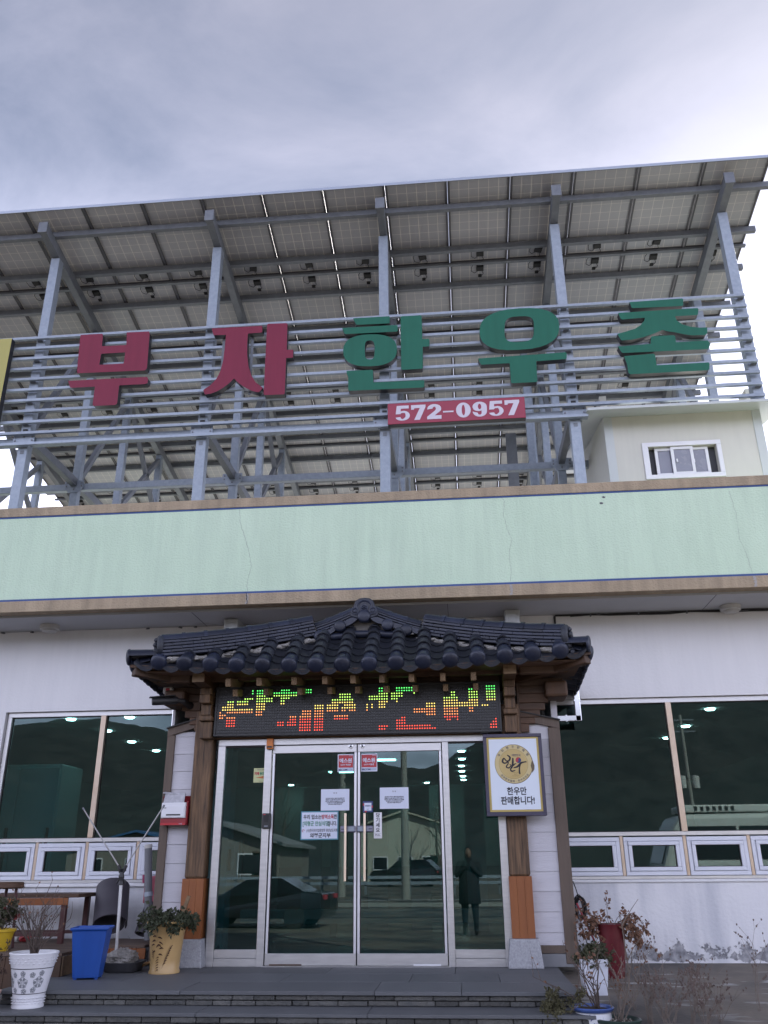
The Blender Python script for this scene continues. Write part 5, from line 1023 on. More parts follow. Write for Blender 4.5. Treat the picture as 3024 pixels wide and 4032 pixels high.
# stainless rain pipes
for lab, pts in (('polished stainless rain pipe with elbows at the right side of the porch', [(2.50, -.28, 3.40), (2.50, -.28, 2.985), (2.215, -.28, 2.985), (2.215, -.28, .62), (2.24, -.40, .56)]), ('polished stainless rain pipe at the left side of the porch', [(-2.43, -.28, 3.20), (-2.43, -.28, 2.985), (-2.315, -.28, 2.985), (-2.315, -.28, .70)])):
    t = thing('rain_pipe', pts[2], lab, 'rain pipe', 'stainless rain pipes')
    for p, q in zip(pts, pts[1:]):
        d_ = (Vector(q) - Vector(p)).normalized() * .035; MB().bar(Vector(p) - d_, Vector(q) + d_, .072, .072, up=(0, 1, 0)).build('pipe_section', M_steel, t, bevel=.008)
    for p, q in zip(pts, pts[1:]):
        if (Vector(q) - Vector(p)).length > .25:
            c = Vector(p).lerp(Vector(q), .5); d_ = (Vector(q) - Vector(p)).normalized() * .01; MB().bar(c - d_, c + d_, .078, .078, up=(0, 1, 0)).build('band', M_steel, t)
# mailbox with newspapers on the left trim
t = thing('mailbox', (-2.095, -1.03, 1.815), 'white and red mailbox stuffed with newspapers on the left porch trim', 'mailbox')
mbx = MB(); mbx.box(-2.225, -1.955, -1.10, -.975, 1.885, 2.045); mbx.build('body', M_wpaint, t, bevel=.006)
MB().box(-2.232, -1.945, -1.085, -.975, 1.812, 1.884).build('base', mat('dark_red_plastic', (.22, .012, .02), .35, c2=(.27, .018, .026)), t, bevel=.006); MB().box(-2.228, -1.95, -1.092, -1.0855, 1.812, 1.835).build('base_lip', mat('bright_red_plastic', (.42, .02, .03), .35), t)
MB().box(-2.215, -1.965, -1.106, -1.1005, 1.895, 2.010).build('front_door', M_wpaint, t, bevel=.004); MB().box(-2.165, -2.005, -1.108, -1.1062, 1.910, 1.925).build('slot', M_dark, t)
txt('우편', -2.185, 1.988, -1.1075, .018, M_ink2, t); txt('우편함', -2.00, 1.823, -1.0932, .014, M_paper, t)
MB().box(-1.955, -1.94, -1.07, -.97, 1.83, 2.06).build('side_panel', MT['dark_red_plastic'], t, bevel=.003)
lid = MB(); lid.obox((-2.09, -.99, 2.085), (.31, .075, .012), Euler((R(-62), 0, 0)).to_matrix()); lid.build('lid', MT['dark_red_plastic'], t, bevel=.003)
for i in range(5):
    M_np = mat('newsprint', (.38, .38, .42), .8, c2=(.52, .52, .56), nscale=22, amt=.3)
    MB().obox((-2.10 + rnd.uniform(-.02, .02), -1.045 - i * .010, 2.055 + rnd.uniform(-.01, .02)), (.22, .007, .17), Euler((R(rnd.uniform(-12, 4)), R(rnd.uniform(-6, 6)), R(rnd.uniform(-3, 3)))).to_matrix()).build('newspaper', M_np, t, bevel=.002)
MB().obox((-2.11, -1.04, 2.145), (.24, .10, .012), Euler((R(8), R(5), R(4))).to_matrix()).build('newspaper', M_np, t, bevel=.003)

# ---------------------------------------------------------------- plants: branching twigs and leaves
def twigs(mb, base, n, h, spread, r0=.006, depth=2, rr=rnd, tips=None, droop=0., segs=5):
    base = Vector(base)
    for i in range(n):
        a = rr.uniform(0, 2 * math.pi); tilt = rr.uniform(.1, 1) * spread; p = base + Vector((rr.uniform(-.03, .03), rr.uniform(-.03, .03), 0)); d = Vector((math.cos(a) * tilt, math.sin(a) * tilt, 1)).normalized()
        grow(mb, p, d, h * rr.uniform(.6, 1.05), r0 * rr.uniform(.7, 1.2), depth, rr, tips, droop, segs)
def grow(mb, p, d, L, r, depth, rr, tips, droop, segs):
    pts = [p.copy()]; q = p.copy(); dd = d.copy()
    for s in range(segs):
        dd = (dd + Vector((rr.uniform(-.22, .22), rr.uniform(-.22, .22), rr.uniform(-.12, .12) - droop * s / segs))).normalized(); q = q + dd * L / segs; pts.append(q.copy())
        if depth > 0 and s > 0 and rr.random() < .62:
            side = Vector((rr.uniform(-1, 1), rr.uniform(-1, 1), rr.uniform(.1, .9))).normalized(); grow(mb, q.copy(), (dd * .6 + side * .8).normalized(), L * rr.uniform(.25, .5), r * .6, depth - 1, rr, tips, droop, 3)
        elif tips is not None and depth == 0: tips.append((q.copy(), dd.copy()))
    mb.tube(pts, r, 5, r1=r * .35)
    if tips is not None: tips.append((q.copy(), dd.copy()))
def leaf_at(mb, p, d, s, rr, curl=.3):
    d = Vector(d).normalized(); x = d.cross(Vector((rr.uniform(-1, 1), rr.uniform(-1, 1), rr.uniform(-1, 1)))).normalized(); n = d.cross(x); w_ = s * rr.uniform(.30, .45)
    mb.add([p, p + d * s * .45 + x * w_ + n * s * curl * .3, p + d * s + n * s * curl * rr.uniform(-1, 1), p + d * s * .45 - x * w_ + n * s * curl * .3], [(0, 1, 2), (0, 2, 3)])
def foliage(t, tips, per, size, mt, nm, rr=rnd, jitter=.03, down=0.):
    b = MB()
    for p, d in tips:
        for k in range(per):
            v = Vector((rr.uniform(-1, 1), rr.uniform(-1, 1), rr.uniform(-1, 1) - down)); leaf_at(b, p + Vector((rr.uniform(-jitter, jitter), rr.uniform(-jitter, jitter), rr.uniform(-jitter, jitter))), (Vector(d) * .5 + v), size * rr.uniform(.6, 1.25), rr)
    o = b.build(nm, mt, t, fix=False, kind='stuff'); return o
M_soil = mat('dark_soil', (.035, .025, .018), .95, c2=(.08, .06, .045), nscale=60, bump=1, bscale=60, bdist=.02)
M_twig = mat('dead_twig', (.055, .040, .034), .8, c2=(.12, .09, .075), nscale=30); M_twig2 = mat('pale_twig', (.13, .105, .09), .8, c2=(.20, .165, .14), nscale=30)
M_dryleaf = mat('dry_brown_leaf', (.10, .045, .028), .8, c2=(.23, .125, .075), nscale=14, amt=.6); M_olive = mat('olive_leaf', (.030, .036, .018), .7, c2=(.075, .075, .036), nscale=14, amt=.6); M_darkleaf = mat('dull_green_leaf', (.022, .032, .016), .7, c2=(.055, .062, .030), nscale=16, amt=.6)
def pot_lathe(c, prof, mt, t, soil_r=None, soil_z=None, n=32, nm='pot'):
    o = MB().lathe(prof, c, n, caps=False).build(nm, mt, t, smooth=45)
    if soil_r:
        s = MB(); k = 18; v = [(c[0], c[1], c[2] + soil_z + .012)] + [(c[0] + soil_r * math.cos(2 * math.pi * i / k), c[1] + soil_r * math.sin(2 * math.pi * i / k), c[2] + soil_z + rnd.uniform(-.006, .006)) for i in range(k)]
        s.add(v, [(0, 1 + i, 1 + (i + 1) % k) for i in range(k)]); s.build('soil', M_soil, t, smooth=60)
    return o
# tan pot with painted leaves and ivy, on the porch floor
c = (-1.915, -1.50, .4255); t = thing('ivy_pot', c, 'tall tan glazed pot with brown painted sprigs and trailing ivy', 'plant pot')
M_tan = mat('tan_glaze', (.42, .27, .105), .35, c2=(.50, .335, .15), nscale=5, bump=.08, bscale=30)
pot_lathe(c, [(.0, 0), (.150, 0), (.152, .018), (.143, .030), (.148, .12), (.165, .30), (.183, .405), (.190, .425), (.205, .440), (.208, .458), (.198, .462), (.186, .450), (.170, .36)], M_tan, t, .176, .41)
M_sprig = mat('brown_brush_paint', (.055, .022, .012), .5)
def on_pot(c, pr, ang, z): 
    r = pr(z) + .0016; return Vector((c[0] + r * math.sin(ang), c[1] - r * math.cos(ang), c[2] + z))
prf = lambda z: .146 + (.183 - .146) * max(0, (z - .06)) / .345 if z < .42 else .19
sp = MB(); rr = random.Random(5)
def stroke(mb, a0, z0, a1, z1, wd, pr=prf, c=c):
    n = 5; v = []
    for i in range(n + 1):
        t_ = i / n; a = a0 + (a1 - a0) * t_; z = z0 + (z1 - z0) * t_ + .006 * math.sin(math.pi * t_); k = wd * math.sin(math.pi * (t_ * .8 + .15)); v += [on_pot(c, pr, a, z - k), on_pot(c, pr, a, z + k)]
    mb.add(v, [(2 * i, 2 * i + 1, 2 * i + 3, 2 * i + 2) for i in range(n)])
for a, z, s in ((-.30, .335, -1), (-.18, .325, 1), (-.34, .30, -1), (-.12, .285, 1), (-.40, .262, -1), (-.20, .262, 1), (-.30, .235, 1), (-.08, .225, 1), (-.36, .205, -1), (-.12, .175, 1)): stroke(sp, a, z, a + .26 * s, z - rr.uniform(-.03, .03), .007)
for i in range(6): stroke(sp, -.12 + .03 * rr.random(), .15 - .022 * i, -.30, .135 - .022 * i, .004)
for i in range(8): stroke(sp, .18 + .05 * i, .08 + .020 * i, .36 + .05 * i, .10 + .022 * i, .0055)
for i in range(4): stroke(sp, -.62, .21 - .018 * i, -.48, .18 - .016 * i, .0045)
stroke(sp, -.22, .36, -.24, .21, .006); stroke(sp, .14, .05, .56, .26, .004)
sp.build('painted_sprig', M_sprig, t, fix=False)
tips = []; tw = MB(); rr = random.Random(11)
for i in range(26):
    a = rr.uniform(0, 2 * math.pi); p = Vector((c[0] + .12 * math.cos(a), c[1] + .12 * math.sin(a), c[2] + .43)); grow(tw, p, Vector((math.cos(a), math.sin(a), rr.uniform(.5, 1.7))).normalized(), rr.uniform(.10, .21), .004, 1, rr, tips, .8, 6)
tw.build('stem', M_twig, t); foliage(t, tips, 4, .042, M_darkleaf, 'ivy_leaf', rr, .030, .1)
MB().obox((-1.79, -1.40, .99), (.035, .02, .26), Euler((0, R(18), 0)).to_matrix()).build('wooden_stick', M_endgrain, t)
# blue bin
t = thing('blue_bin', (-2.52, -1.95, .4255), 'bright blue square tapered plastic bin', 'bin'); M_bb = mat('blue_plastic', (.012, .070, .33), .42, streak=.2, c2=(.016, .082, .37), nscale=3)
bn = MB(); Mz = Matrix.Rotation(R(12), 3, 'Z'); cb_ = Vector((-2.505, -1.95, .426))
def ring(s, z): return [cb_ + Mz @ Vector((x * s[0], y * s[1], z)) for x, y in ((-1, -1), (1, -1), (1, 1), (-1, 1))]
L_ = [ring((.118, .118), .012), ring((.160, .160), .415), ring((.176, .176), .418), ring((.178, .178), .44), ring((.163, .163), .441), ring((.115, .115), .03)]
bn.add([v for r_ in L_ for v in r_], [(i * 4 + j, i * 4 + (j + 1) % 4, (i + 1) * 4 + (j + 1) % 4, (i + 1) * 4 + j) for i in range(len(L_) - 1) for j in range(4)] + [(3, 2, 1, 0), (20, 21, 22, 23)])
bn.build('body', M_bb, t, bevel=.008)
for x, y in ((-1, -1), (1, -1), (1, 1), (-1, 1)): MB().obox(cb_ + Mz @ Vector((x * .095, y * .095, .006)), (.03, .03, .012), Mz).build('foot', M_bb, t)
# parasol foot: dark tub with a rough stone, white pole, hub and two rods
t = thing('parasol_stand', (-2.40, -1.40, .4255), 'bare parasol pole with two spread rods standing in a dark tub of stone', 'parasol stand')
tb = MB(); 
def ring2(rx, ry, z, n=20): return [(-2.385 + rx * math.copysign(abs(math.cos(a)) ** .6, math.cos(a)), -1.36 + ry * math.copysign(abs(math.sin(a)) ** .6, math.sin(a)), z) for a in [2 * math.pi * i / n for i in range(n)]]
L_ = [ring2(.12, .12, .427), ring2(.165, .18, .43), ring2(.195, .215, .50), ring2(.20, .22, .515), ring2(.18, .20, .515), ring2(.17, .19, .49)]
tb.add([v for r_ in L_ for v in r_], [(i * 20 + j, i * 20 + (j + 1) % 20, (i + 1) * 20 + (j + 1) % 20, (i + 1) * 20 + j) for i in range(5) for j in range(20)] + [tuple(range(19, -1, -1)), tuple(range(100, 120))]); tb.build('tub', mat('dark_rubber', (.028, .028, .033), .6, c2=(.045, .045, .05)), t, smooth=40)
stn = MB(); stn.blob((-2.40, -1.38, .545), (.15, .15, .085), 22, 14, .17); stn.blob((-2.33, -1.42, .56), (.08, .08, .06), 14, 10, .2); stn.build('stone', mat('rough_white_stone', (.20, .19, .18), .95, c2=(.42, .40, .38), nscale=22, bump=1, bscale=45, bdist=.02), t)
MB().tube([(-2.45, -1.42, .56), (-2.475, -1.42, 1.235)], .017, 12).build('pole', mat('white_pole', (.55, .55, .56), .4, .3), t, smooth=40)
h_ = MB(); h_.tube([(-2.475, -1.42, 1.22), (-2.476, -1.42, 1.26), (-2.478, -1.42, 1.30), (-2.48, -1.42, 1.345), (-2.481, -1.42, 1.375)], [.030, .024, .030, .020, .036], 12)
for s_ in (-1, 1): h_.tube([(-2.476, -1.42, 1.285), (-2.476 + s_ * .03, -1.42, 1.27), (-2.476 + s_ * .05, -1.42, 1.235)], .008, 6); h_.bar((-2.48 + s_ * .01, -1.42, 1.34), (-2.48 + s_ * .042, -1.42, 1.41), .03, .03)
h_.build('hub', M_dark, t, bevel=.003)
for q in ((-2.985, -1.42, 1.985), (-2.085, -1.42, 2.0)):
    s_ = 1 if q[0] > -2.48 else -1
    rd = MB().tube([(-2.48 + s_ * .03, -1.42, 1.39), q], .0075, 8).build('rod', mat('grey_rod', (.35, .35, .35), .4, .5), t, smooth=40); MB().tube([Vector(q) + (Vector(q) - Vector((-2.48, -1.42, 1.39))).normalized() * -.03, Vector(q)], .010, 8).build('rod_tip', M_galv2, rd)
# rolled mats leaning on the wall, grey pipe, pink cloth, cup, broom
M_mat = mat('dark_violet_rubber_mat', (.040, .036, .046), .6, c2=(.060, .054, .066), nscale=3, bump=.1, bscale=60)
def rolled(c0, c1, r, a0, a1, lab, nm='rolled_mat'):
    t = thing(nm, c0, lab, 'mat', 'rolled mats leaning on the wall'); b = MB(); n = 22; c0, c1 = Vector(c0), Vector(c1); d = (c1 - c0).normalized(); x = Vector((1, 0, 0)); x = (x - d * x.dot(d)).normalized(); yv = d.cross(x); v = []
    for cc_ in (c0, c1):
        for th in (0, .012):
            for i in range(n + 1):
                a = R(a0 + (a1 - a0) * i / n); q = r + .03 * i / n - th; v.append(cc_ + x * q * math.cos(a) + yv * q * math.sin(a))
    m_ = n + 1; fs = []
    for i in range(n): fs += [(i, i + 1, 2 * m_ + i + 1, 2 * m_ + i), (m_ + i, 3 * m_ + i, 3 * m_ + i + 1, m_ + i + 1), (i, m_ + i, m_ + i + 1, i + 1), (2 * m_ + i, 2 * m_ + i + 1, 3 * m_ + i + 1, 3 * m_ + i)]
    fs += [(0, 2 * m_, 3 * m_, m_), (n, m_ + n, 3 * m_ + n, 2 * m_ + n)]; b.add(v, fs); b.build('mat_sheet', M_mat, t, smooth=50)
rolled((-2.87, -.62, .80), (-2.98, -.36, 1.17), .165, 20, 400, 'wide dark rolled rubber mat leaning between the bench and the parasol pole')
rolled((-2.52, -.55, .70), (-2.44, -.34, 1.16), .065, 0, 420, 'thin dark rolled mat leaning behind the grey pipe')
t = thing('grey_pipe', (-2.42, -.70, .66), 'upright grey plastic pipe beside the left porch trim', 'pipe'); MB().tube([(-2.385, -.70, .655), (-2.475, -.70, 1.585)], .042, 16).build('pipe', mat('grey_pvc', (.12, .125, .14), .45, c2=(.15, .155, .17)), t, smooth=40)
MB().tube([(-2.475, -.70, 1.585), (-2.479, -.70, 1.625)], .043, 16).build('cap', M_lampw, t, smooth=40); MB().tube([(-2.424, -.70, 1.09), (-2.430, -.70, 1.135)], .047, 16).build('strap', M_galv, t, smooth=40)
t = thing('pink_cloth', (-2.47, -.50, 1.05), 'pink cloth hanging behind the grey pipe', 'cloth'); b = MB(); v = []
for i in range(7):
    for j in range(9): v.append((-2.56 + i * .03, -.50 + .018 * math.sin(i * 1.6 + j * .3), 1.30 - j * .035 - .01 * (i % 2)))
b.add(v, [(i * 9 + j, i * 9 + j + 1, (i + 1) * 9 + j + 1, (i + 1) * 9 + j) for i in range(6) for j in range(8)]); o = b.build('cloth', mat('pink_fabric', (.46, .13, .17), .8), t, smooth=60, fix=False); sm_ = o.modifiers.new('thickness', 'SOLIDIFY'); sm_.thickness = .004
t = thing('magenta_cup', (-2.69, -.06, 1.2145), 'small magenta cup standing on the window sill ledge', 'cup'); MB().lathe([(.001, .004), (.043, .004), (.043, 0), (.050, .09), (.047, .09), (.040, .01), (.001, .01)], (-2.69, -.075, 1.2148), 20).build('cup', mat('magenta_plastic', (.24, .01, .07), .4), t, smooth=40)
t = thing('broom', (-2.1, -1.2, .4255), 'straw broom lying behind the tan pot', 'broom'); b = MB(); rr = random.Random(2)
for i in range(40): b.tube([(-2.12, -1.20, .50), (-2.34 + rr.uniform(-.06, .08), -1.42 + rr.uniform(-.03, .03), .434 + rr.uniform(0, .05))], .004, 4)
b.build('bristles', mat('straw', (.22, .12, .05), .8, c2=(.30, .18, .08)), t); MB().tube([(-2.12, -1.20, .50), (-1.95, -1.07, .60)], .014, 8).build('handle', M_endgrain, t)
# wooden deck on the left
t = thing('wooden_deck', (-3.9, -1, .37), 'low brown wooden deck along the left wall', 'deck')
M_deck = mat('worn_deck_board', (.075, .048, .034), .7, c2=(.15, .105, .08), nscale=5, stretch=(.3, 2, 2), bump=.3, bscale=30, rv=.2)
for k in range(13): MB().box(-5.2, -2.83, -1.84 + k * .135, -1.84 + k * .135 + .130, .60, .628).build('deck_board', M_deck, t, bevel=.003)
for k in range(6): MB().box(-2.828, -2.33, -.95 + k * .135, -.95 + k * .135 + .130, .60, .628).build('deck_board', M_deck, t, bevel=.003)
for k in range(5): MB().box(-2.80 + k * .098, -2.80 + k * .098 + .095, -.968, -.95, .43, .597).build('front_board', M_orange, t, bevel=.003)
for k in range(17): MB().box(-5.2 + k * .14, -5.2 + k * .14 + .137, -1.862, -1.842, .18, .597).build('front_board', M_wood, t, bevel=.003)
MB().box(-2.828, -2.81, -1.84, -.97, .43, .597).build('side_board', M_endgrain, t, bevel=.003)
t = thing('wooden_bench', (-3.7, -.55, .628), 'brown wooden bench table with dark red legs against the left wall', 'bench'); MB().box(-4.9, -3.16, -.85, -.30, 1.085, 1.125).build('top', M_woodh, t, bevel=.006); MB().box(-4.85, -3.28, -.845, -.825, 1.01, 1.083).build('apron', M_orange, t, bevel=.004)
M_leg = mat('dark_red_paint', (.045, .012, .012), .5, c2=(.07, .018, .018))
for x, y in ((-3.33, -.80), (-3.26, -.36), (-4.80, -.80), (-4.80, -.36)): MB().box(x - .028, x + .028, y - .028, y + .028, .629, 1.084).build('leg', M_leg, t, bevel=.003)
for y in (-.80, -.36): MB().box(-4.77, -3.36, y - .02, y + .02, .70, .735).build('stretcher', M_leg, t)
t = thing('work_glove', (-3.85, -.55, .629), 'red and white glove lying on the deck under the bench', 'glove'); b = MB(); b.blob((-3.83, -.60, .665), (.075, .045, .035), 12, 8, .06); 
for i in range(4): b.tube([(-3.78, -.63 + i * .02, .67), (-3.70, -.64 + i * .024, .70 + .01 * (i % 2)), (-3.65, -.65 + i * .026, .685)], [.013, .012, .009], 7)
b.tube([(-3.85, -.64, .67), (-3.80, -.68, .69)], [.014, .010], 7); b.build('palm', M_red, t, smooth=60); MB().tube([(-3.91, -.58, .66), (-3.97, -.56, .66)], .036, 12).build('cuff', M_lampw, t, smooth=60)
# yellow hanging bucket pot, stool top, bush at the far left
t = thing('yellow_bucket', (-3.52, -1.55, .63), 'yellow plastic planter with a bushy dry shrub at the left edge', 'plant pot'); c = (-3.60, -1.62, .6285)
pot_lathe(c, [(0, 0), (.095, 0), (.135, .17), (.150, .175), (.152, .20), (.138, .20), (.13, .18)], mat('yellow_plastic', (.52, .34, .02), .4, c2=(.56, .38, .03)), t, .128, .165)
MB().tube([(-3.74, -1.62, .83), (-3.76, -1.62, 1.0), (-3.73, -1.62, 1.09), (-3.69, -1.62, 1.11), (-3.67, -1.62, 1.08), (-3.685, -1.62, 1.06)], .011, 8).build('hook_handle', MT['yellow_plastic'], t, smooth=40)
tips = []; tw = MB(); rr = random.Random(21); twigs(tw, (c[0], c[1], c[2] + .16), 22, .26, 1.2, .004, 2, rr, tips, .2); tw.build('stem', M_twig, t); foliage(t, tips, 4, .030, M_olive, 'leaf', rr, .025)
b = MB(); 
for p in ((-3.63, -1.72, .97), (-3.56, -1.66, 1.0), (-3.43, -1.64, .93)):
    for k in range(8): leaf_at(b, Vector(p), (rr.uniform(-1, 1), rr.uniform(-1, 1), rr.uniform(-.2, 1)), .045, rr)
b.build('withered_flower', mat('withered_red', (.13, .022, .02), .8), t, fix=False)
t = thing('round_stool', (-3.74, -1.42, .63), 'dark brown round wooden stool top at the left edge', 'stool'); MB().lathe([(.0, 0), (.15, 0), (.165, .012), (.165, .055), (.15, .065), (0, .065)], (-3.76, -1.30, 1.19), 26).build('seat', M_woodh, t, smooth=40)
for a in range(3): MB().tube([(-3.76 + .10 * math.cos(a * 2.1), -1.30 + .10 * math.sin(a * 2.1), 1.19), (-3.76 + .15 * math.cos(a * 2.1), -1.30 + .15 * math.sin(a * 2.1), .629)], .016, 8).build('leg', M_leg, t)
# white pot with grey rose print on the lower step
c = (-2.625, -2.86, .3125); t = thing('rose_print_pot', c, 'white pot printed with grey roses holding a bare twiggy shrub', 'plant pot')
prw = lambda z: .118 + (.198 - .118) * (max(0, z) / .40) ** 1.25
pot_lathe(c, [(0, 0), (.128, 0), (.131, .012)] + [(prw(z) + .012 * (z < .02), z) for z in (.03, .06, .10)] + [(prw(.12), .12), (prw(.2), .2), (prw(.29), .29), (prw(.30), .305), (prw(.36), .36), (.198, .395), (.204, .408), (.200, .416), (.188, .41), (.178, .36)], M_wpaint, t, .176, .375)
b = MB()
for zz in (.110, .298): b.tube([on_pot(c, prw, R(a), zz) for a in range(0, 361, 12)], .0028, 5, caps=False)
b.build('black_line', M_ink, t)
M_rose = mat('grey_rose_print', (.17, .18, .20), .5, c2=(.30, .31, .34), nscale=30, amt=.5)
b = MB(); rr = random.Random(4)
def rose(a, z, r, petals=6):
    for k in range(petals): stroke2(a, z, r, k * 2 * math.pi / petals)
    ringp(a, z, r * .42); ringp(a, z, r * .18); ringp(a, z, r * .95)
def ringp(a, z, r):
    n = 14; v = []
    for i in range(n + 1):
        th = 2 * math.pi * i / n
        for q in (r, r + .0045): v.append(on_pot(c, prw, a + (q * (1 + .12 * math.sin(5 * th))) * math.cos(th) / prw(z), z + q * (1 + .12 * math.sin(5 * th)) * math.sin(th)))
    b.add(v, [(2 * i, 2 * i + 1, 2 * i + 3, 2 * i + 2) for i in range(n)])
def stroke2(a, z, r, th):
    v = [on_pot(c, prw, a + (r * q * math.cos(th + e)) / prw(z), z + r * q * math.sin(th + e)) for q, e in ((.45, -.25), (.88, -.42), (1.0, 0), (.88, .42), (.45, .25))]; b.add(v, [(0, 1, 2, 3, 4)])
for a in (-.85, .0, .85): rose(a, .195, .040)
for a, z in ((-1.2, .262), (-.45, .250), (.02, .262), (.50, .252), (.95, .262), (-.5, .135), (.1, .130), (.62, .138)): rose(a, z, .018, 5)
b.build('rose_print', M_rose, t, fix=False)
b = MB()
for row in range(3):
    for k in range(26): 
        a = 2 * math.pi * (k + .5 * (row % 2)) / 26
        for zb, pr_ in ((.335, prw), (.035, lambda z: prw(z) + .003)): b.blob(on_pot(c, pr_, a, zb + row * .020), (.010, .010, .003), 6, 4)
b.build('woven_relief', M_wpaint, t, smooth=60, kind='stuff')
tw = MB(); rr = random.Random(31); tips = []; twigs(tw, (c[0] + .01, c[1], c[2] + .38), 24, .46, .50, .0062, 2, rr, tips); twigs(tw, (c[0] - .05, c[1], c[2] + .38), 2, .60, .12, .006, 2, rr, tips)
tw.build('branch', M_twig, t); foliage(t, tips[::5], 1, .022, M_dryleaf, 'dry_leaf', rr, .01)
# peach pot at the lower left corner
c = (-3.02, -3.02, .13); t = thing('peach_pot', c, 'pale peach pot with brush-drawn pattern at the lower left corner', 'plant pot'); prp = lambda z: .155 + .04 * z / .3
pot_lathe(c, [(0, 0), (.15, 0), (.158, .02), (.165, .12), (.185, .27), (.205, .30), (.207, .315), (.195, .315), (.185, .28)], mat('peach_glaze', (.56, .38, .31), .4, c2=(.60, .42, .35), nscale=4), t, .18, .285)
b = MB(); 
for a0, z0, a1, z1 in ((.15, .235, .45, .228), (.28, .242, .30, .20), (.44, .24, .62, .215), (.56, .25, .58, .20), (.60, .225, .74, .235)): stroke(b, a0, z0, a1, z1, .005, prp, c)
b.build('brush_writing', M_sprig, t, fix=False); b = MB()
for r_ in (.016, .030, .044): b.tube([on_pot(c, prp, .42 + r_ * math.cos(R(a)) / .17, .12 + r_ * math.sin(R(a))) for a in range(0, 361, 24)], .0018, 4, caps=False)
b.build('swirl_print', M_rose, t)
tw = MB(); rr = random.Random(8); tips = []; twigs(tw, (c[0], c[1], c[2] + .28), 16, .30, .7, .005, 2, rr, tips); tw.build('branch', M_twig, t); foliage(t, tips, 2, .030, mat('dark_brown_leaf', (.03, .018, .015), .8, c2=(.07, .04, .03)), 'leaf', rr, .02)

# ---------------------------------------------------------------- right hand corner
t = thing('maroon_pot', (2.54, -1.05, .34), 'tall maroon pot with a withered reddish brown vine', 'plant pot'); c = (2.535, -1.0, .338)
pot_lathe(c, [(0, 0), (.088, 0), (.092, .02), (.118, .22), (.132, .40), (.134, .47), (.138, .485), (.128, .485), (.122, .45)], mat('maroon_glaze', (.085, .010, .016), .3, c2=(.13, .018, .022), nscale=9, amt=.5), t, .12, .455)
tips = []; tw = MB(); rr = random.Random(14)
for i in range(24):
    a = rr.uniform(-.9, math.pi + .9); p = Vector((c[0] + .09 * math.cos(a), c[1] + .09 * math.sin(a), c[2] + .465)); grow(tw, p, Vector((math.cos(a) * 1.2 + .15, math.sin(a), rr.uniform(.3, 1.3))).normalized(), rr.uniform(.16, .38), .0035, 1, rr, tips, 1.15, 7)
grow(tw, Vector((c[0] - .02, c[1], c[2] + .46)), Vector((.02, 0, 1)), .22, .004, 1, rr, tips, 0, 5); grow(tw, Vector((c[0] - .08, c[1], c[2] + .46)), Vector((-.6, 0, .7)), .24, .004, 1, rr, tips, .1, 5)
tw.build('vine_stem', M_twig, t); foliage(t, tips, 2, .040, M_dryleaf, 'dry_leaf', rr, .018, .5)
t = thing('white_square_pot', (2.2, -2.0, gz(-2)), 'white square pot with a dark spreading shrub', 'plant pot'); c = Vector((2.205, -1.92, gz(-1.92) - .03)); b = MB(); L_ = []
for s, z in ((.095, 0), (.122, .28), (.126, .285), (.126, .315), (.114, .315), (.112, .27)): L_ += [c + Vector((x * s, y * s, z)) for x, y in ((-1, -1), (1, -1), (1, 1), (-1, 1))]
b.add(L_, [(i * 4 + j, i * 4 + (j + 1) % 4, (i + 1) * 4 + (j + 1) % 4, (i + 1) * 4 + j) for i in range(5) for j in range(4)] + [(3, 2, 1, 0), (20, 21, 22, 23)]); b.build('pot', mat('white_glaze', (.62, .64, .72), .3, c2=(.68, .70, .77), nscale=3), t, bevel=.006)
tips = []; tw = MB(); rr = random.Random(17); twigs(tw, c + Vector((0, 0, .28)), 26, .15, 2.2, .004, 2, rr, tips, .5); tw.build('branch', M_twig, t); foliage(t, tips, 5, .032, M_olive, 'leaf', rr, .03, .1)
t = thing('blue_rim_pot', (2.05, -3.0, .2), 'white porcelain pot with blue rim and blue painting holding bare twigs', 'plant pot'); c = (2.045, -2.98, .09)
pot_lathe(c, [(0, 0), (.10, 0), (.12, .03), (.140, .12), (.142, .20), (.135, .225), (.142, .235)], mat('porcelain', (.60, .62, .66), .25, c2=(.66, .68, .72)), t, .14, .245); MB().lathe([(.142, .233), (.160, .245), (.165, .258), (.158, .266), (.142, .262), (.138, .245)], c, 36, caps=False).build('blue_rim', mat('cobalt_glaze', (.03, .07, .26), .3, c2=(.10, .16, .38), nscale=40, amt=.6), t, smooth=40)
b = MB(); rr = random.Random(6); prc = lambda z: .141
for i in range(46): a = rr.uniform(-1.3, 1.3); z = rr.uniform(.07, .205); stroke(b, a, z, a + rr.uniform(-.12, .12), z + rr.uniform(-.02, .02), rr.uniform(.003, .007), prc, c)
b.build('blue_painting', mat('cobalt_paint', (.025, .045, .20), .4), t, fix=False)
tips = []; tw = MB(); rr = random.Random(19); twigs(tw, (c[0] + .03, c[1], c[2] + .245), 9, .38, .85, .006, 2, rr, tips); grow(tw, Vector((c[0], c[1], c[2] + .25)), Vector((-.75, .2, .5)).normalized(), .50, .005, 1, rr, tips, .1, 8); tw.build('branch', M_twig, t); foliage(t, tips[::4], 1, .03, M_dryleaf, 'dry_leaf', rr, .01)
t = thing('green_rim_bowl', (2.22, -3.15, .1), 'wide dark green glazed bowl pot with tall dead stalks', 'plant pot'); c = (2.22, -3.05, .04)
pot_lathe(c, [(0, 0), (.10, 0), (.13, .10), (.15, .20), (.165, .215), (.178, .222), (.180, .240), (.165, .246), (.150, .232), (.145, .21)], mat('dark_green_glaze', (.012, .026, .022), .3, c2=(.03, .055, .045), nscale=12), t, .148, .225)
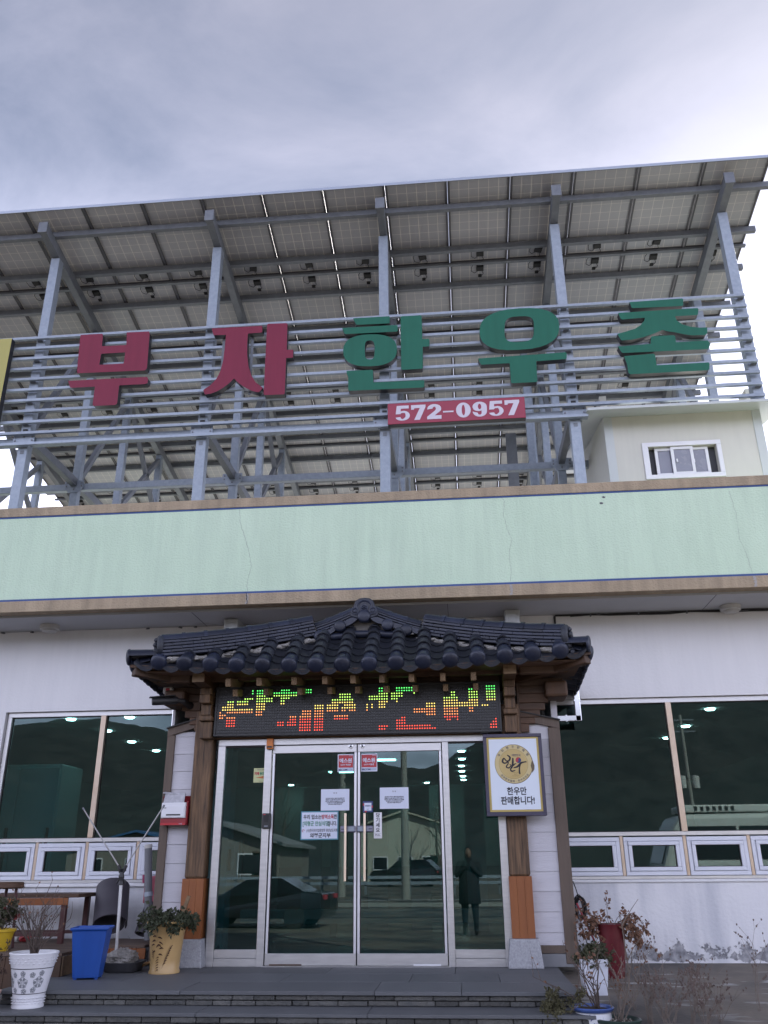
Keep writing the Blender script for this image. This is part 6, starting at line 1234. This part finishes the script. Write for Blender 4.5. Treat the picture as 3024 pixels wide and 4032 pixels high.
tips = []; tw = MB(); rr = random.Random(23); twigs(tw, (c[0] + .02, c[1], c[2] + .22), 11, .40, .45, .005, 2, rr, tips)
grow(tw, Vector((c[0] + .03, c[1], c[2] + .22)), Vector((.02, 0, 1)), .80, .008, 1, rr, tips, 0, 9); tw.build('stalk', M_twig2, t); foliage(t, tips[::3], 1, .026, M_dryleaf, 'dry_leaf', rr, .012)
b = MB()
for i in range(60): 
    a = rr.uniform(0, 6.28); q = rr.uniform(0, .14); b.blob((c[0] + q * math.cos(a), c[1] + q * math.sin(a), c[2] + .232), (.008, .008, .005), 5, 3, .2)
b.build('pebbles', mat('pale_pebble', (.22, .21, .18), .8, c2=(.40, .38, .33), nscale=60), t, kind='stuff')
M_seed = mat('dark_seed_head', (.085, .060, .054), .85, c2=(.17, .125, .108), nscale=20)
def weed(x, y, n, h, sp, seed, lab, nm='dry_weed'):
    rr = random.Random(seed); z = gz(y); t = thing(nm, (x, y, z), lab, 'weed', 'dead weeds by the right hand step'); tips = []; tw = MB(); twigs(tw, (x, y, z), n, h, sp, .0035, 2, rr, tips); tw.build('stalk', M_twig2, t)
    b = MB()
    for p, d in tips:
        if rr.random() < .5: b.blob(p, (.0065, .0065, .009), 5, 4, .25)
        if rr.random() < .2: leaf_at(b, p, d, .022, rr)
    b.build('seed_head', M_seed, t, kind='stuff', fix=False)
for a in ((2.50, -2.90, 9, .42, .5, 41, 'tall dead weed with seed heads just right of the green bowl'), (2.66, -2.75, 9, .38, .55, 42, 'bushy dead weed with seed heads between the bowl and the open concrete'), (2.80, -2.95, 7, .40, .6, 43, 'low dead weed with seed heads, rightmost of the cluster by the bowl'), (2.42, -2.55, 7, .42, .5, 44, 'dead weed with seed heads behind the green bowl'), (2.95, -2.6, 8, .34, .7, 46, 'low dead weed patch on the concrete behind the right hand cluster'), (2.60, -3.1, 10, .34, .7, 47, 'dense low dead weed at the frame bottom right of the green bowl'), (2.85, -3.15, 9, .30, .7, 48, 'short dead weed at the frame bottom, right of the dense one'), (3.05, -2.85, 6, .30, .6, 49, 'sparse short dead weed on the concrete, farthest right of the low ones'), (3.45, -2.55, 4, .58, .25, 45, 'lone reddish dead stalk standing in the open concrete at far right')): weed(*a)
t = thing('small_shrub', (1.70, -3.05, .31), 'small dull green shrub on the lower step left of the porcelain pot', 'shrub'); tips = []; tw = MB(); rr = random.Random(51); twigs(tw, (1.72, -3.05, .10), 12, .28, .65, .005, 2, rr, tips, 0); tw.build('branch', M_twig, t); foliage(t, tips, 8, .026, mat('khaki_leaf', (.05, .048, .022), .8, c2=(.12, .11, .055), nscale=14, amt=.6), 'leaf', rr, .022)
# cable coil, red broom pole, thin rods on the right of the porch
t = thing('cable_coil', (2.31, -.12, .86), 'black cable coil hanging on the wall right of the porch', 'cable'); b = MB(); rr = random.Random(9)
for k in range(13):
    rx, rz_ = .050 + rr.uniform(-.008, .008), .115 + rr.uniform(-.015, .015); cy_ = -.10 + rr.uniform(-.05, .05); b.tube([(2.345 + rx * math.cos(R(a)) + .02 * math.sin(k), cy_, .93 + rz_ * math.sin(R(a)) + .01 * math.cos(k * 3)) for a in range(0, 361, 20)], .006, 6, caps=False)
b.tube([(2.34, -.09, 1.04), (2.32, -.06, 1.13), (2.30, -.03, 1.20)], .006, 6); b.tube([(2.375, -.13, .86), (2.40, -.13, .84), (2.405, -.13, .90), (2.38, -.13, .95)], .006, 6); b.build('cable', M_black, t, smooth=60)
t = thing('red_pole', (2.50, -.9, .34), 'thin red broom pole leaning against the right porch trim', 'pole'); MB().tube([(2.245, -.72, 1.0), (2.43, -.95, .50), (2.46, -.98, .36)], .010, 8).build('pole', mat('faded_red_paint', (.34, .045, .06), .5), t, smooth=40); MB().obox((2.465, -1.0, .352), (.14, .04, .03)).build('brush_head', M_dark, t)
t = thing('grey_rod', (2.40, -.8, .34), 'thin pale grey rod leaning beside the red pole', 'pole'); MB().tube([(2.235, -.70, .98), (2.36, -.86, .36)], .006, 8).build('pole', M_galv2, t, smooth=40)
t = thing('steel_can', (2.29, -.62, .36), 'small shiny steel can on the ground behind the right porch trim', 'can'); MB().lathe([(0, 0), (.045, 0), (.048, .006), (.048, .115), (.044, .12), (.044, .01), (0, .01)], (2.30, -.62, gz(-.62) + .002), 18).build('can', M_steel, t, smooth=40); 

# ---------------------------------------------------------------- what the glass mirrors: the land and things behind the photographer
HB = MB(); nx, ny = 260, 44; rr = random.Random(77)
def hill_h(x, d):
    prof = 20.5 + (16 if x > -6 else 11) * min(1, abs(x + 6) / 42) + 1.6 * math.sin(x * .05 + .6) + 1.0 * math.sin(x * .13)
    t = min(1, max(0, (d - 95) / 95)); return prof * (t * t * (3 - 2 * t)) + max(0, d - 190) * .06
V = []
for j in range(ny):
    d = 90 + j * 6
    for i in range(nx): x = -455 + i * 3.5; V.append((x + rr.uniform(-1, 1), -d + rr.uniform(-1, 1), hill_h(x, d) + rr.uniform(-.7, .9) - (.3 if j == 0 else 0)))
HB.add(V, [(j * nx + i, j * nx + i + 1, (j + 1) * nx + i + 1, (j + 1) * nx + i) for j in range(ny - 1) for i in range(nx - 1)])
HB.build('wooded_hill', mat('hazy_winter_hillside', (.016, .023, .026), .95, c2=(.052, .057, .056), nscale=.22, amt=.45, detail=10), kind='structure', smooth=80)  # bluish air haze is put into the hill's base colour
for x, y, h, lab in ((-4.8, -34, 9.5, 'concrete utility pole mirrored in the left glass door'), (-1.6, -31, 9, 'concrete utility pole mirrored in the right glass door'), (3.2, -44, 10, 'utility pole mirrored in the right sidelight'), (16.5, -52, 11, 'utility pole with two transformers mirrored in the right window'), (24, -40, 11.5, 'tall concrete utility pole mirrored at the far right window')):
    t = thing('utility_pole', (x, y, 0), lab, 'utility pole', 'utility poles across the road'); MB().tube([(x, y, 0), (x + (.8 if x > 20 else 0), y, h)], .19, 12, r1=.11).build('pole', mat('pole_concrete', (.28, .27, .25), .85), t, smooth=40)
    for zz in (h - .4, h - 1.2): MB().box(x - .9, x + .9, y - .06, y + .06, zz, zz + .10).build('crossarm', M_galv2, t)
    if 10 < x < 20:
        for s_ in (-.45, .45): MB().lathe([(.0, 0), (.26, 0), (.28, .8), (0, .85)], (x + s_, y, h * .55), 14).build('transformer', M_lampw, t, smooth=40)
M_car = mat('black_car_paint', (.010, .010, .012), .15, coat=.6); M_tyre = mat('tyre_rubber', (.015, .015, .015), .8)
def car(name, cx, cy, rot, prof, glassp, Wd, lab, wheel_x, wr, group=None, paint=M_car):
    t = thing(name, (cx, cy, gz(cy)), lab, 'car', group); Mz = Matrix.Rotation(R(rot), 3, 'Z')
    def T(p): return Vector((cx, cy, gz(cy))) + Mz @ Vector(p)
    def hull(poly, half, inset, nm, mt, parent=t):
        n = len(poly); b = MB(); v = [T((x, -half + inset(z), z)) for x, z in poly] + [T((x, half - inset(z), z)) for x, z in poly]
        b.add(v, [tuple(range(n)), tuple(range(2 * n - 1, n - 1, -1))] + [(i, i + n, (i + 1) % n + n, (i + 1) % n) for i in range(n)]); return b.build(nm, mt, parent, bevel=.04 if nm == 'body' else 0)
    ins = lambda z: max(0, z - .95) * .32
    body = hull(prof, Wd / 2, ins, 'body', paint)
    for gp in glassp: hull(gp, Wd / 2 + .006, ins, 'side_window', mat('car_glass', (.012, .014, .016), .08))
    for wx in wheel_x:
        for s_ in (-1, 1):
            Mw = Mz @ Matrix(((1, 0, 0), (0, 0, s_), (0, -s_, 0))); tw_ = MB().lathe([(wr * .62, -.11), (wr, -.10), (wr, .10), (wr * .62, .11)], T((wx, s_ * (Wd / 2 - .08), wr)), 22, Mw).build('wheel', M_tyre, t, smooth=40); r_ = MB().lathe([(.01, .09), (wr * .58, .08), (wr * .62, .112), (wr * .55, .10), (wr * .12, .10), (.01, .11)], T((wx, s_ * (Wd / 2 - .08), wr)), 14, Mw).build('rim', M_steel, tw_, smooth=40)
    x0 = min(p[0] for p in prof); x1 = max(p[0] for p in prof)
    for s_ in (-1, 1):
        b = MB(); b.obox(T((x0 + .06, s_ * Wd * .34, .78)), (.14, .38, .15), Mz); b.build('headlight', mat('lamp_clear', (.6, .6, .62), .1), t, bevel=.02)
        b = MB(); b.obox(T((x1 - .05, s_ * Wd * .36, .88)), (.12, .30, .14), Mz); b.build('tail_light', M_redink, t, bevel=.02)
    b = MB(); b.obox(T((x0 + .0, 0, .55)), (.03, .52, .12), Mz); b.build('number_plate', M_wpaint, t)
    return t
suv = [(-2.3, .35), (-2.32, .75), (-2.15, .98), (-1.05, 1.08), (-.45, 1.60), (1.5, 1.66), (2.12, 1.15), (2.28, 1.0), (2.30, .40), (2.0, .30), (-2.1, .28)]
car('suv', -3.0, -53, 12, suv, [[(-.75, 1.12), (-.40, 1.52), (.35, 1.55), (.35, 1.12)], [(.42, 1.12), (.42, 1.55), (1.4, 1.55), (1.8, 1.14)]], 1.9, 'black estate car parked across the road, mirrored in the right glass door', (-1.45, 1.40), .36)
sed = [(-2.3, .30), (-2.35, .62), (-2.1, .82), (-1.0, .95), (-.25, 1.38), (.9, 1.42), (1.65, 1.05), (2.25, .98), (2.33, .60), (2.2, .28)]
car('sedan', -5.5, -20.3, 6, sed, [[(-.75, .98), (-.20, 1.31), (.35, 1.33), (.35, .98)], [(.42, .98), (.42, 1.33), (.85, 1.34), (1.35, 1.02)]], 1.8, 'black saloon car parked behind the photographer, mirrored in the left glass door', (-1.4, 1.4), .33)
t = thing('minibus', (9.2, -14.5, 0), 'white minibus with roof vents mirrored in the far right window', 'bus'); M_bus = mat('bus_white', (.62, .62, .60), .3)
b = MB(); b.prism([(6.2, .45), (6.15, 1.3), (6.45, 2.1), (6.75, 2.55), (12.2, 2.6), (12.3, .45)], -15.5, -13.5); b.build('body', M_bus, t, bevel=.12); MB().box(6.9, 11.8, -15.2, -13.8, 2.61, 2.80).build('roof_unit', M_bus, t, bevel=.04)
for i in range(7): MB().box(7.2 + i * .16, 7.28 + i * .16, -13.82, -13.79, 2.65, 2.76).build('vent', M_dark, t)
for i in range(4): MB().box(6.9 + i * 1.32, 8.12 + i * 1.32, -13.505, -13.47, 1.45, 2.25).build('window', mat('car_glass', (.012, .014, .016), .08), t)
MB().prism([(6.14, 1.35), (6.42, 2.1), (6.46, 2.1), (6.18, 1.35)], -15.3, -13.7).build('windscreen', MT['car_glass'], t)
for wx in (7.4, 11.2):
    for wy in (-15.45, -13.6): MB().lathe([(.22, -.1), (.38, -.1), (.38, .1), (.22, .1)], (wx, wy, .38), 18, Matrix(((1, 0, 0), (0, 0, -1), (0, 1, 0)))).build('wheel', M_tyre, t, smooth=40)
# barn with a low gable, a shed with grey roof
for nm, x0, x1, y, ze_, zr, mt, lab in (('barn', -8.2, -.6, -70, 4.4, 5.55, mat('barn_wall', (.40, .39, .33), .8), 'pale gabled barn across the road, mirrored in the right glass door'), ('roadside_shed', -17, -9, -40, 2.4, 3.6, mat('shed_wall', (.20, .18, .16), .8), 'open timber shed mirrored in the left glass door'), ('blue_roof_shed', -30, -19, -58, 2.6, 3.8, MT['shed_wall'], 'blue roofed shed mirrored in the left sidelight')):
    t = thing(nm, ((x0 + x1) / 2, y, 0), lab, 'building'); b = MB(); xm = (x0 + x1) / 2; b.prism([(x0, 0), (x1, 0), (x1, ze_), (xm, zr), (x0, ze_)], y - 9, y); b.build('wall', mt, t)
    for (xa, za), (xb, zb) in (((x0 - .4, ze_ - .1), (xm, zr + .05)), ((xm, zr + .05), (x1 + .4, ze_ - .1))): b = MB(); b.prism([(xa, za), (xb, zb), (xb, zb + .15), (xa, za + .15)], y - 9.3, y + .5); b.build('roof', mat('pale_roof', (.42, .40, .32), .6) if nm == 'barn' else mat('blue_sheet_roof', (.04, .12, .28), .5) if 'blue' in nm else mat('grey_roof', (.22, .22, .23), .6), t)
    for k in range(3):
        xa = x0 + (x1 - x0) * (.15 + .28 * k); w_ = MB().box(xa, xa + 1.3, y + .01, y + .06, .9, 2.0).build('window', M_wpaint, t); MB().box(xa + .08, xa + 1.22, y + .061, y + .075, .98, 1.92).build('pane', MT['car_glass'], w_)
    MB().box(x1 - 1.5, x1 - .4, y + .01, y + .06, 0, 2.1).build('door', M_trim, t)
# road kerb and painted line across the road
MB().box(-80, 80, -24.2, -24.05, .005, .13).build('kerb', mat('kerb_concrete', (.30, .30, .29), .8), kind='structure'); MB().box(-80, 80, -30.1, -29.95, .004, .008).build('road_line', M_wpaint, kind='structure')
# photographer, seen only in the glass: one skinned body, dark coat, holding a phone up
px, py = 1.12, -11.14
me = bpy.data.meshes.new('person'); J = [(0, 0, .92), (0, .0, 1.15), (0, .0, 1.36), (0, .01, 1.46), (0, .02, 1.56), (0, .03, 1.66), (-.20, 0, 1.38), (-.27, .08, 1.14), (-.10, .23, 1.30), (-.045, .245, 1.35), (.20, 0, 1.38), (.27, .08, 1.14), (.10, .23, 1.30), (.045, .245, 1.35), (-.10, 0, .88), (-.11, .03, .50), (-.12, -.01, .09), (-.12, .12, .04), (.10, 0, .88), (.11, .03, .50), (.12, -.01, .09), (.12, .12, .04)]
E_ = [(0, 1), (1, 2), (2, 3), (3, 4), (4, 5), (2, 6), (6, 7), (7, 8), (8, 9), (2, 10), (10, 11), (11, 12), (12, 13), (0, 14), (14, 15), (15, 16), (16, 17), (0, 18), (18, 19), (19, 20), (20, 21)]
RR = [.215, .20, .20, .07, .09, .085, .085, .065, .045, .04, .085, .065, .045, .04, .15, .10, .06, .05, .15, .10, .06, .05]
me.from_pydata(J, E_, []); pt_ = bpy.data.objects.new('person', me); COL.objects.link(pt_); pt_.location = (px, py, 0); me.materials.append(mat('dark_coat', (.012, .013, .018), .8)); WL['person'] = Vector((px, py, 0))
sk = pt_.modifiers.new('skin', 'SKIN')
if not me.skin_vertices: me.attributes.new('skin', 'FLOAT', 'POINT')
for i, sv in enumerate(me.skin_vertices[0].data): sv.radius = (RR[i], RR[i] * .8)
me.skin_vertices[0].data[0].use_root = True; pt_.modifiers.new('sub', 'SUBSURF').levels = 2
tag(pt_, 'person in a dark coat holding up a phone, mirrored in the right sidelight', 'person')
ct = MB(); ct.lathe([(.10, 1.46), (.19, 1.36), (.215, 1.15), (.22, .95), (.235, .62), (.22, .60)], (px, py, 0), 18); ct.build('long_coat', MT['dark_coat'], pt_, smooth=60)
hd = MB(); hd.blob((px, py + .03, 1.60), (.075, .09, .115), 14, 10); hd.blob((px, py + .125, 1.585), (.014, .02, .022), 8, 5); hd.build('face', mat('skin', (.20, .12, .09), .6), pt_, smooth=60)
hr = MB(); hr.blob((px, py + .0, 1.64), (.088, .095, .098), 14, 8); hr.build('hair', M_black, pt_, smooth=60)
MB().box(px - .037, px + .037, py + .262, py + .270, 1.32, 1.47).build('phone', M_dark)
ph2 = bpy.data.objects['phone']; tag(ph2, 'dark phone held up by the mirrored person', 'phone')

t = thing('guardrail', (-10, -37, 0), 'low roadside guardrail mirrored across the door glass', 'guardrail')
for k in range(16): MB().box(-26 + k * 2.2 - .06, -26 + k * 2.2 + .06, -37.06, -36.94, 0, .85).build('post', M_galv2, t)
for zz in (.45, .72): MB().box(-26.2, 7.3, -36.93, -36.88, zz, zz + .14).build('rail', M_galv, t)
for x, y, h, lab in ((6.2, -58, 6.5, 'bare tree mirrored in the right sidelight beside the barn'), (-13.5, -62, 7.5, 'bare tree mirrored at the left door between the sheds'), (-1.0, -66, 5.5, 'bare tree mirrored in front of the pale barn')):
    t = thing('bare_tree', (x, y, 0), lab, 'tree', 'bare trees across the road'); rr = random.Random(int(h * 10)); tw = MB(); grow(tw, Vector((x, y, 0)), Vector((0, 0, 1)), h, .16, 0, rr, None, 0, 6); tw.build('trunk', M_twig, t)
    tw = MB()
    for i in range(14): grow(tw, Vector((x, y, h * rr.uniform(.3, .85))), Vector((rr.uniform(-1, 1), rr.uniform(-1, 1), rr.uniform(.4, 1.2))).normalized(), h * rr.uniform(.25, .45), .05, 2, rr, None, 0, 5)
    tw.build('crown', M_twig, t)
